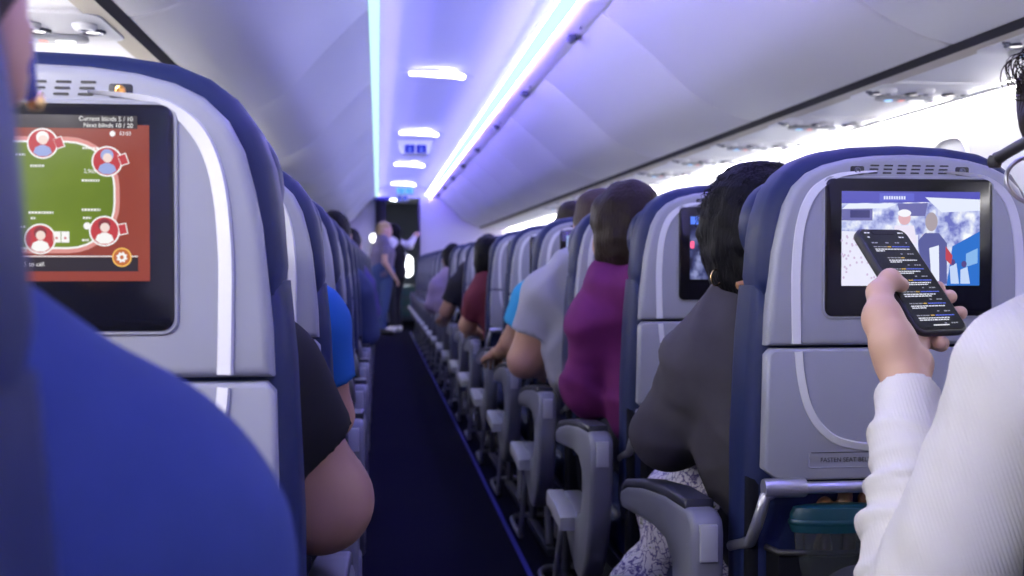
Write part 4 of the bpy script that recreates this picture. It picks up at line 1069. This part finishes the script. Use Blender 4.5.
# black sleeve and bare elbow by the poker screen seat
J = seated(XSL, 1.03, lean=0.05, shR=(-0.142, 1.29, 0.868), elR=(-0.066, 1.335, 0.730), wrR=(-0.20, 1.56, 0.665), neck=(-0.29, 1.28, 0.965), head=(-0.32, 1.33, 1.070))
person('person in black T-shirt whose bare elbow juts past the poker screen seat', J, skin('elbow', (0.26, 0.145, 0.115)), cloth('black_shirt', (0.005, 0.005, 0.007)), TR_DARK, H_BLACK, 'short', h=0.006, sleeve='short', thick=1.03, armt=1.30, head_s=0.97, shirt_noise=[(0.002, 26, 1), (0.003, 18, 2, 1)], sl=0.55)
J = seated(XSL, 1.817, lean=0.02, shR=(-0.112, 2.08, 0.895), elR=(-0.085, 2.13, 0.725), wrR=(-0.20, 2.34, 0.66))
person('person with bright blue sleeve in the row beyond the black-sleeved elbow', J, SK_TAN, cloth('azure', (0.015, 0.10, 0.38)), TR_DARK, H_DARK, 'short', h=0.009, sleeve='short', thick=0.88, head_s=0.93)
J = seated(XSL, 1.03 + 0.787 * 5, lean=0.09, shR=(-0.095, 5.2, 0.88), elR=(-0.06, 5.26, 0.70))
person('person with dark hair and slate blue top leaning out on the poker side', J, SK_TAN, cloth('slate_blue_top', (0.035, 0.05, 0.13)), TR_DARK, H_BLACK, 'short', h=0.011, sleeve='long')
J = seated(XSL, 1.03 + 0.787 * 8, lean=0.10, shR=(-0.09, 7.57, 0.88), elR=(-0.05, 7.62, 0.70))
person('small blurred person in violet top leaning out far down the poker side', J, SK_TAN, cloth('violet_top', (0.07, 0.06, 0.22)), TR_DARK, H_BLACK, 'short', h=0.012, sleeve='long')

# grey jacket, big black hair, gold earring
J = seated(XSR, 1.55, neck=(0.625, 1.855, 0.935), head=(0.630, 1.885, 1.050), shL=(0.540, 1.855, 0.842), shR=(0.84, 1.85, 0.86), chest=(0.69, 1.83, 0.74), elL=(0.490, 1.910, 0.712), wrL=(0.60, 2.13, 0.66), R=(3, 8, 2))
grey, j, R, X = person('woman in grey jacket with big black hair and gold hoop earring', J, SK_TAN, cloth('grey_jacket', (0.040, 0.038, 0.050), var=((0.058, 0.054, 0.068), 30)), TR_DARK, H_BLACK, 'big', h=0.006, sleeve='long', thick=0.93, shirt_noise=[(0.0018, 26, 2), (0.006, 26, 4, 1)], head_s=0.96)
rs = random.Random(3); st = []
for i in range(1700):
    th = rs.uniform(0, 2 * math.pi); ph = math.acos(rs.uniform(-0.75, 1.0))
    dv = V3(math.sin(ph) * math.cos(th), math.sin(ph) * math.sin(th), math.cos(ph))
    if dv[1] > 0.45 and dv[2] < 0.5: continue
    p0 = V3(0, -0.022, 0.025) + dv * V3(0.091, 0.106, 0.092 if dv[2] > 0 else 0.120)
    tan = np.cross(dv, V3(rs.uniform(-1, 1), rs.uniform(-1, 1), rs.uniform(-0.4, 0.4))); tan /= np.linalg.norm(tan) + 1e-9
    pts = []; hgt = rs.uniform(0.004, 0.019); L = rs.uniform(0.012, 0.034); fr = rs.uniform(0.5, 1.6); a0 = rs.uniform(0, 6)
    for k in range(8):
        t = k / 7
        pts.append(tuple(X(*(p0 + dv * (hgt * math.sin(math.pi * t) - 0.004 + 0.003 * t) + tan * L * t + np.cross(dv, tan) * 0.006 * math.sin(a0 + fr * 6 * t)))))
    st.append(pts)
hair_tubes('flyaway_hair', st, H_BLACK, grey, 0.0008)
tube('hoop_earring', [V3(0.5445, 1.815, 0.981) + V3(0.010 * math.cos(a), 0.006 * math.cos(a), 0.013 * math.sin(a)) for a in [2 * math.pi * i / 28 for i in range(28)]], 0.0013, M_GOLD, grey, 8, True)
lathe('hair_clip', [(0.002, -0.016), (0.006, -0.014), (0.0065, 0.014), (0.003, 0.016)], mat('clip_tan', (0.62, 0.33, 0.14), 0.35, 0.5), grey, 12, Matrix.Translation((0.580, 1.772, 0.972)) @ Matrix.Rotation(math.radians(78), 4, 'Y'))
# floral skirt spread over her knees towards the aisle
m = cloth('floral', (0.60, 0.58, 0.66)); nt = m.node_tree; p = nt.nodes['Principled BSDF']
tc = nt.nodes.new('ShaderNodeTexCoord'); vo = nt.nodes.new('ShaderNodeTexVoronoi'); vo.feature = 'DISTANCE_TO_EDGE'; vo.inputs['Scale'].default_value = 42; nz = nt.nodes.new('ShaderNodeTexNoise'); nz.inputs['Scale'].default_value = 30; nz.inputs['Detail'].default_value = 5
mxv = nt.nodes.new('ShaderNodeMixRGB'); mxv.inputs[0].default_value = 0.08
nt.links.new(tc.outputs['Object'], mxv.inputs[1]); nt.links.new(nz.outputs['Color'], mxv.inputs[2]); nt.links.new(mxv.outputs[0], vo.inputs['Vector']); nt.links.new(tc.outputs['Object'], nz.inputs['Vector'])
r1 = nt.nodes.new('ShaderNodeValToRGB'); r1.color_ramp.elements[0].position = 0.02; r1.color_ramp.elements[0].color = (0.10, 0.08, 0.26, 1); r1.color_ramp.elements[1].position = 0.09; r1.color_ramp.elements[1].color = (0.66, 0.64, 0.72, 1)
e3 = r1.color_ramp.elements.new(0.34); e3.color = (0.62, 0.60, 0.70, 1); e4 = r1.color_ramp.elements.new(0.42); e4.color = (0.16, 0.20, 0.10, 1)
nt.links.new(vo.outputs['Distance'], r1.inputs['Fac']); nt.links.new(r1.outputs['Color'], p.inputs['Base Color'])
S = Body(0.05)
S.cone((0.66, 1.95, 0.545), (0.62, 2.235, 0.54), 0.115, 0.085); S.cone((0.80, 1.95, 0.545), (0.82, 2.235, 0.54), 0.115, 0.085)
S.cone((0.62, 2.22, 0.53), (0.545, 2.19, 0.39), 0.085, 0.055); S.cone((0.60, 2.08, 0.53), (0.485, 2.09, 0.40), 0.09, 0.05); S.cone((0.545, 2.19, 0.40), (0.50, 2.14, 0.27), 0.055, 0.04); S.cone((0.485, 2.09, 0.41), (0.455, 2.13, 0.28), 0.045, 0.04)
net_obj('skirt', S.mesh(0.006, [(0.007, 34, 5), (0.003, 75, 6)]), m, grey)

# purple hoodie
J = seated(XSR, 2.337, neck=(0.605, 2.60, 0.955), head=(0.572, 2.635, 1.078), shL=(0.505, 2.61, 0.868), shR=(0.82, 2.60, 0.90), chest=(0.70, 2.595, 0.77), elL=(0.492, 2.67, 0.712), wrL=(0.61, 2.90, 0.66), R=(6, 6, 0))
person('person in purple hoodie with dark brown bobbed hair behind the grey jacket', J, SK_TAN, cloth('purple', (0.085, 0.009, 0.082), var=((0.12, 0.014, 0.11), 30)), TR_DARK, H_DARK, 'bob', h=0.007, sleeve='long', hood=True, shirt_noise=[(0.002, 26, 3), (0.010, 20, 5, 1)], head_s=0.93, armt=0.90)
# pale grey T-shirt
J = seated(XSR, 3.124, neck=(0.63, 3.385, 0.995), head=(0.665, 3.43, 1.110), shL=(0.505, 3.40, 0.915), shR=(0.86, 3.38, 0.92), chest=(0.70, 3.39, 0.78), elL=(0.440, 3.44, 0.715), wrL=(0.55, 3.67, 0.665))
person('man in pale grey T-shirt with bare upper arm leaning into the aisle', J, SK_ROSE, cloth('pale_grey_shirt', (0.30, 0.30, 0.37)), TR_GREY, H_BROWN, 'short', h=0.008, sleeve='short', thick=1.12, shirt_noise=[(0.003, 34, 4), (0.010, 24, 3, 1)], head_s=0.98, armt=1.18, sl=0.55)
J = seated(XSR, 3.911, lean=-0.02, shL=(0.560, 4.17, 0.88), elL=(0.490, 4.21, 0.715), wrL=(0.470, 4.44, 0.665))
person('person with cyan sleeve beyond the pale grey T-shirt', J, SK_TAN, cloth('cyan', (0.04, 0.32, 0.62)), TR_DARK, H_DARK, 'short', h=0.009, sleeve='short', head_s=0.95)
J = seated(XSR, 5.485, neck=(0.58, 5.74, 0.94), head=(0.552, 5.77, 1.050), shL=(0.495, 5.75, 0.825), shR=(0.77, 5.74, 0.88), chest=(0.69, 5.74, 0.75), elL=(0.450, 5.80, 0.70), wrL=(0.50, 6.02, 0.66))
person('person in maroon top with black hair leaning out beyond the cyan sleeve', J, SK_TAN, cloth('maroon', (0.11, 0.02, 0.035)), TR_DARK, H_BLACK, 'bob', h=0.010, sleeve='short', head_s=0.84)
J = seated(XSR, 7.06, neck=(0.62, 7.31, 0.99), head=(0.70, 7.34, 1.09), shL=(0.505, 7.32, 0.87), chest=(0.69, 7.32, 0.78), elL=(0.435, 7.35, 0.71), wrL=(0.44, 7.58, 0.665))
person('person with short black sleeve and bare forearm, past the maroon top', J, SK_TAN, cloth('charcoal_shirt', (0.02, 0.02, 0.028)), TR_DARK, H_BLACK, 'short', h=0.011, sleeve='short', head_s=0.93)
J = seated(XSR, 8.633, neck=(0.58, 8.88, 0.95), head=(0.575, 8.92, 1.05), shL=(0.465, 8.89, 0.85), shR=(0.71, 8.88, 0.89), chest=(0.6, 8.88, 0.76), elL=(0.425, 8.93, 0.70), wrL=(0.48, 9.15, 0.66))
person('small blurred person in lilac top leaning out far down the phone side', J, SK_TAN, cloth('lilac_top', (0.30, 0.24, 0.38)), TR_DARK, H_BLACK, 'short', h=0.012, sleeve='long')

# two people standing at the far end
def standing(x, y, yaw, **o):
    """Joints of somebody standing at (x, y) and facing yaw degrees to the left of straight ahead; offsets are in the body's own frame."""
    J = dict(pelvis=(0, 0, 0.93), chest=(0, 0, 1.18), neck=(0, 0, 1.40), head=(0, 0.04, 1.52), shL=(-0.155, 0, 1.33), shR=(0.155, 0, 1.33), elL=(-0.20, -0.02, 1.06), elR=(0.20, -0.02, 1.06),
             wrL=(-0.19, 0.12, 0.86), wrR=(0.19, 0.12, 0.86), knL=(-0.085, 0.02, 0.50), knR=(0.085, 0.02, 0.50), anL=(-0.085, -0.02, 0.095), anR=(0.085, -0.02, 0.095), toe=(0, 0.14, -0.055))
    J.update({k: v for k, v in o.items() if k not in ('wR', 'eR')})
    M = Matrix.Rotation(math.radians(yaw), 3, 'Z')
    J = {k: V3(*(M @ Vector(v))) + (V3(x, y, 0) if k != 'toe' else 0) for k, v in J.items()}
    if 'wR' in o: J['wrR'], J['elR'] = V3(*o['wR']), V3(*o['eR'])
    J['R'] = (yaw, 4, 0); return J
L1_ = 'blond person standing in the aisle in grey vest and jeans, facing the galley'
person(L1_, standing(0.06, 16.7, -75), SK_FAIR, cloth('grey_vest', (0.16, 0.14, 0.22)), TR_JEAN, H_BLOND, 'short', h=0.012, sleeve='short', thick=0.95)
L2_ = 'dark-haired person in black waistcoat and white sleeves with one arm raised to the post'
J_SHOE[L2_] = mat('shoe_white', (0.8, 0.8, 0.82), 0.5)
J2 = standing(0.25, 17.25, 60, wR=(0.555, 17.55, 1.45), eR=(0.47, 17.36, 1.30))
b2_, j2, _, _ = person(L2_, J2, SK_FAIR, cloth('white_blouse', (0.60, 0.58, 0.66)), TR_DARK, H_BLACK, 'long', h=0.012, sleeve='long', thick=0.92)
Vt = Body(0.05)
Vt.cone(j2['pelvis'] - V3(0, 0, 0.04), j2['chest'], 0.160, 0.160, 0.06, squash=((0, 1, 0), 0.78)); Vt.cone(j2['chest'], j2['neck'] - V3(0, 0, 0.06), 0.160, 0.095, 0.06, squash=((0, 1, 0), 0.78))
net_obj('waistcoat', Vt.mesh(0.012), cloth('black_uniform', (0.012, 0.011, 0.016)), b2_)

# ------------------------------------------------------------------ the phone user: white sweater, hand and phone
C = V3(0.5816, 1.2096, 0.9836)
w_ax, t_ax = V3(0.9463, 0.3234, 0.0035), V3(-0.2145, 0.6197, 0.7550)
t_ax /= np.linalg.norm(t_ax); w_ax -= t_ax * w_ax.dot(t_ax); w_ax /= np.linalg.norm(w_ax); n_ax = np.cross(w_ax, t_ax)
Q = lambda w, t, n: C + w_ax * w + t_ax * t + n_ax * n
phone = thing('phone', 'black smartphone with dark message list on screen held by the white-sleeved hand', 'phone', tuple(C))
phone.rotation_euler = Matrix(np.stack([w_ax, n_ax * -1, t_ax], 1).tolist()).to_euler()   # local x across, -y out of the screen, z up
plate('case', rrect(-0.0375, -0.0745, 0.0375, 0.0745, 0.0115, 6), 'y', -0.0050, 0.0055, M_SOFTBLACK, phone, 0.0032, 3)
gl = plate('cover_glass', rrect(-0.0345, -0.0715, 0.0345, 0.0715, 0.0090, 6), 'y', -0.0056, -0.002, M_BLACK, phone, 0.0006, 1)
sc_ = layer('screen', [rrect(-0.0325, -0.0692, 0.0325, 0.0692, 0.008, 6)], scr('phone_black', (0.007, 0.009, 0.012), 1.0), gl, 0, -0.0056)
plate('notch', rrect(-0.0165, 0.0645, 0.0165, 0.0705, 0.0022, 3), 'y', -0.0060, -0.0056, M_BLACK, sc_)
rs = random.Random(11)
def dashes(x0, x1, z, hgt, gap=0.0011):
    out = []; x = x0
    while x < x1 - 0.001:
        w = min(rs.uniform(0.0018, 0.0052), x1 - x); out.append(rct(x, z - hgt / 2, x + w, z + hgt / 2)); x += w + gap
    return out
WHT, BLU, ORG, GRY = [], [], [], []
z = 0.052
WHT += dashes(-0.028, -0.0205, 0.0665, 0.0017); WHT += dashes(0.021, 0.029, 0.0665, 0.0017); WHT += dashes(-0.027, -0.024, 0.060, 0.0018); WHT += dashes(0.019, 0.028, 0.060, 0.0016)
GRY += dashes(-0.026, -0.016, 0.0515, 0.0014); GRY += dashes(-0.006, 0.0, 0.0515, 0.0014); GRY += dashes(0.008, 0.015, 0.0515, 0.0014); GRY += dashes(0.024, 0.027, 0.0515, 0.0014)
zz = 0.0455; k = 0
for blk in range(7):
    ind = (-0.0265, -0.0165, -0.0265, -0.0265, -0.0265, -0.0265, -0.0265)[blk]
    GRY += dashes(ind, ind + 0.019, zz, 0.0010); ORG += dashes(ind + 0.0200, ind + 0.0262, zz, 0.0012, 0.0006)
    if blk not in (1,): BLU += dashes(ind + 0.0268, 0.027, zz, 0.0012, 0.0004)
    WHT += dashes(ind, 0.024 - rs.uniform(0, 0.006), zz - 0.0036, 0.0013, 0.0008); WHT += dashes(ind, ind + (0.012, 0.018, 0.034, 0.044, 0.040, 0.020, 0.042)[blk], zz - 0.0062, 0.0013, 0.0008)
    GRY += dashes(0.006, 0.009, zz - 0.0108, 0.0013); GRY += dashes(0.016, 0.025, zz - 0.0108, 0.0013)
    zz -= 0.0164
for nm, lst, c in (('white_text_rows', WHT, (0.85, 0.87, 0.95)), ('blue_text_rows', BLU, (0.12, 0.18, 0.85)), ('orange_marks', ORG, (0.85, 0.55, 0.12)), ('grey_text_rows', GRY, (0.38, 0.39, 0.46))):
    o = layer(nm, lst, scr(nm, c, 1.0), sc_, 0.6, -0.0057); o['kind'] = 'stuff'
layer('home_bar', [rrect(-0.0115, -0.0668, 0.0115, -0.0654, 0.0006, 2)], scr('home_bar', (0.9, 0.9, 0.95), 1.0), sc_, 0.6, -0.0057)

# left hand around the phone
W0 = V3(0.5345, 1.118, 0.884)            # wrist
E0 = V3(0.481, 0.985, 0.668)             # elbow on the armrest
S0 = V3(0.574, 0.930, 0.893)
Hd = Body(0.006)
mcp = {'index': Q(-0.046, -0.030, -0.016), 'middle': Q(-0.042, -0.046, -0.020), 'ring': Q(-0.036, -0.062, -0.020), 'pinky': Q(-0.028, -0.076, -0.018)}
dv = (W0 - E0) / np.linalg.norm(W0 - E0)
Hd.cone(W0 - dv * 0.07, W0, 0.0245, 0.0205, 0.02)
G1, G2, G3 = V3(0.5265, 1.130, 0.922), V3(0.5225, 1.143, 0.948), V3(0.5275, 1.166, 0.972)      # thenar, thumb base, thumb knuckle
for nm, r in (('index', 0.0135), ('middle', 0.0130), ('ring', 0.0120), ('pinky', 0.0110)): Hd.cone(W0 + dv * 0.02 + V3(-0.002, 0.008, 0), mcp[nm], 0.0165, r, 0.014)
Hd.cone(W0, G1, 0.0205, 0.0220, 0.015); Hd.cone(G1, G2, 0.0215, 0.0175, 0.012); Hd.cone(G2, G3, 0.0175, 0.0122, 0.008)
Hd.ell(G2 + V3(-0.004, 0.004, -0.004), (0.0155, 0.0165, 0.0180), None, 0.010)
ti, tm2, tt = G3, Q(-0.0485, -0.0130, 0.0185), Q(-0.0310, -0.0165, 0.0132)
Hd.cone(ti, tm2, 0.0128, 0.0112, 0.006); Hd.cone(tm2, tt, 0.0108, 0.0080, 0.005)
Hd.ell(V3(0.5515, 1.124, 0.899), (0.0115, 0.014, 0.017), None, 0.010)        # heel of the palm
Hd.cone(V3(0.5515, 1.126, 0.901), mcp['pinky'], 0.012, 0.011, 0.012)
for nm, b_, c_, d_, rr in (('index', (-0.010, -0.002, -0.0195), (0.028, -0.002, -0.0165), (0.0415, -0.008, -0.0035), (0.0112, 0.0098, 0.0088, 0.0078)),
                           ('middle', (-0.004, -0.024, -0.0215), (0.032, -0.018, -0.0185), (0.0465, -0.0225, -0.001), (0.0115, 0.0102, 0.0092, 0.0082)),
                           ('ring', (0.000, -0.040, -0.0215), (0.033, -0.038, -0.0185), (0.0460, -0.046, -0.001), (0.0110, 0.0098, 0.0090, 0.0080)),
                           ('pinky', (-0.004, -0.066, -0.0185), (0.008, -0.076, -0.0150), (-0.004, -0.0815, -0.006), (0.0098, 0.0086, 0.0080, 0.0072))):
    a_ = mcp[nm]; b2, c2, d2 = Q(*b_), Q(*c_), Q(*d_)
    Hd.cone(a_, b2, rr[0] * 1.1, rr[0], 0.008); Hd.cone(b2, c2, rr[0], rr[1], 0.003); Hd.cone(c2, d2, rr[1], rr[3], 0.003)
hand_net = Hd.mesh(0.0015, (0.0003, 120, 3))

J = seated(XSR, 0.763, neck=(0.735, 0.955, 0.985), head=(0.6735, 0.963, 1.105), shL=tuple(S0), shR=(0.93, 0.97, 0.90), chest=(0.755, 0.985, 0.78), elL=tuple(E0), wrL=tuple(W0), wrR=(0.80, 1.22, 0.66), elR=(0.97, 1.06, 0.70), R=(-4, 9, 0))
J['pelvis'] = V3(XSR, 1.03, 0.555)
SK_W = skin('phone_user', (0.52, 0.33, 0.24))
SWEAT = cloth('white_knit', (0.66, 0.645, 0.63), bump=('noise', 420, 0.35, 0.001))
wh, j, R, X = person('woman in white ribbed sweater and dark glasses holding up a phone', J, SK_W, SWEAT, TR_DARK, H_DARK, 'curly', h=0.006, sleeve='long', thick=1.0, extra_net=hand_net, no_left=True, shirt_noise=[(0.004, 22, 7)])
# her raised sleeve, pushed up into folds below the wrist
def knit():
    m = cloth('white_rib_knit', (0.66, 0.645, 0.63)); nt = m.node_tree; p = nt.nodes['Principled BSDF']
    for l in list(p.inputs['Normal'].links): nt.links.remove(l)
    tc = nt.nodes.new('ShaderNodeTexCoord'); mp = nt.nodes.new('ShaderNodeMapping'); wv = nt.nodes.new('ShaderNodeTexWave'); bp = nt.nodes.new('ShaderNodeBump')
    mp.inputs['Rotation'].default_value = (0.3, 0.2, 0.5); wv.inputs['Scale'].default_value = 95; wv.inputs['Distortion'].default_value = 0.8; bp.inputs['Strength'].default_value = 0.35; bp.inputs['Distance'].default_value = 0.0008
    nt.links.new(tc.outputs['Object'], mp.inputs['Vector']); nt.links.new(mp.outputs[0], wv.inputs['Vector']); nt.links.new(wv.outputs['Fac'], bp.inputs['Height']); nt.links.new(bp.outputs[0], p.inputs['Normal'])
    return m
Sl = Body(0.012)
ax_ = W0 - E0; L_ = np.linalg.norm(ax_); ax_ /= L_
at_ = lambda t, dx=0, dy=0: E0 + ax_ * L_ * t + V3(dx, dy, 0)
RQ = np.array(Vector((0, 0, 1)).rotation_difference(Vector(ax_)).to_matrix())
Sl.cone(at_(0.70), at_(0.95), 0.0345, 0.0310, 0.012, flat=(False, True))
Sl.cone(at_(0.0), at_(0.72), 0.050, 0.033, 0.02)
for t, r, th, dx in ((0.735, 0.0385, 0.016, -0.003), (0.665, 0.0395, 0.013, 0.0), (0.56, 0.0420, 0.015, -0.005), (0.47, 0.0425, 0.013, 0.0), (0.37, 0.0460, 0.018, -0.004), (0.22, 0.051, 0.022, 0.0)):
    tilt = np.array(Matrix.Rotation(math.radians(14 if int(t * 100) % 2 else -12), 3, 'Y'))
    Sl.ell(at_(t, dx), (r * 1.02, r * 1.02, th * 0.85), tilt @ RQ, 0.005)
Sl.cone(S0, E0, 0.0760, 0.054, 0.005); Sl.cone(S0 + V3(0.09, 0.02, 0.04), S0, 0.075, 0.0755, 0.03)
net_obj('raised_sleeve', Sl.mesh(0.0035, [(0.0022, 45, 8), (0.001, 110, 9)]), knit(), wh)
glasses(wh, X, M_SOFTBLACK, M_METAL, M_LENS, M_SOFTBLACK, 1.5)
rs = random.Random(5); st = []
for i in range(26):
    cx = V3(0.583, 0.985, 1.176) + V3(rs.gauss(0, 0.004), rs.gauss(0, 0.01), rs.gauss(0, 0.004)); r0 = rs.uniform(0.008, 0.016); ph = rs.uniform(0, 6.28); n_ = rs.uniform(5, 8)
    st.append([tuple(cx + V3(r0 * math.cos(ph + n_ * t) + 0.014 * t, 0.01 * t, r0 * 1.15 * math.sin(ph + n_ * t) + 0.006 * t)) for t in [q / 15 for q in range(16)]])
hair_tubes('curls', st, H_DARK, wh, 0.0007)

# container with a teal lid in the pocket behind the match screen
t = thing('food_container', 'clear plastic container with teal lid in the pocket under the match screen', 'container', (0.640, 1.5375, 0.585))
OV = Matrix.Diagonal((1.0, 0.30, 1.0, 1.0))
lathe('tub', [(0.052, -0.080), (0.058, -0.075), (0.066, 0.050), (0.066, 0.053)], mat('clear_plastic', (0.35, 0.4, 0.45), 0.12, trans=0.9), t, 36, OV)
M_TEAL = mat('teal_plastic', (0.004, 0.045, 0.062), 0.4)
l = lathe('lid', [(0.069, 0.046), (0.072, 0.052), (0.072, 0.070), (0.067, 0.080), (0.050, 0.082)], M_TEAL, t, 36, OV)
lathe('lid_rib', [(0.0725, 0.056), (0.0745, 0.058), (0.0745, 0.062), (0.0725, 0.064)], M_TEAL, l, 36, OV)
Pb = Body(0.01)
Pb.cone((0.655, 1.560, 0.60), (0.660, 1.562, 0.672), 0.012, 0.011, 0.01); Pb.cone((0.625, 1.560, 0.60), (0.628, 1.562, 0.664), 0.012, 0.010, 0.012); Pb.cone((0.690, 1.560, 0.60), (0.685, 1.562, 0.668), 0.012, 0.009, 0.012)
pb_ = net_obj('snack_packet', Pb.mesh(0.003, [(0.003, 120, 5)]), mat('packet_brown', (0.16, 0.075, 0.03), 0.4))
tag(pb_, 'crumpled brown snack packet behind the teal-lidded container', 'packet')
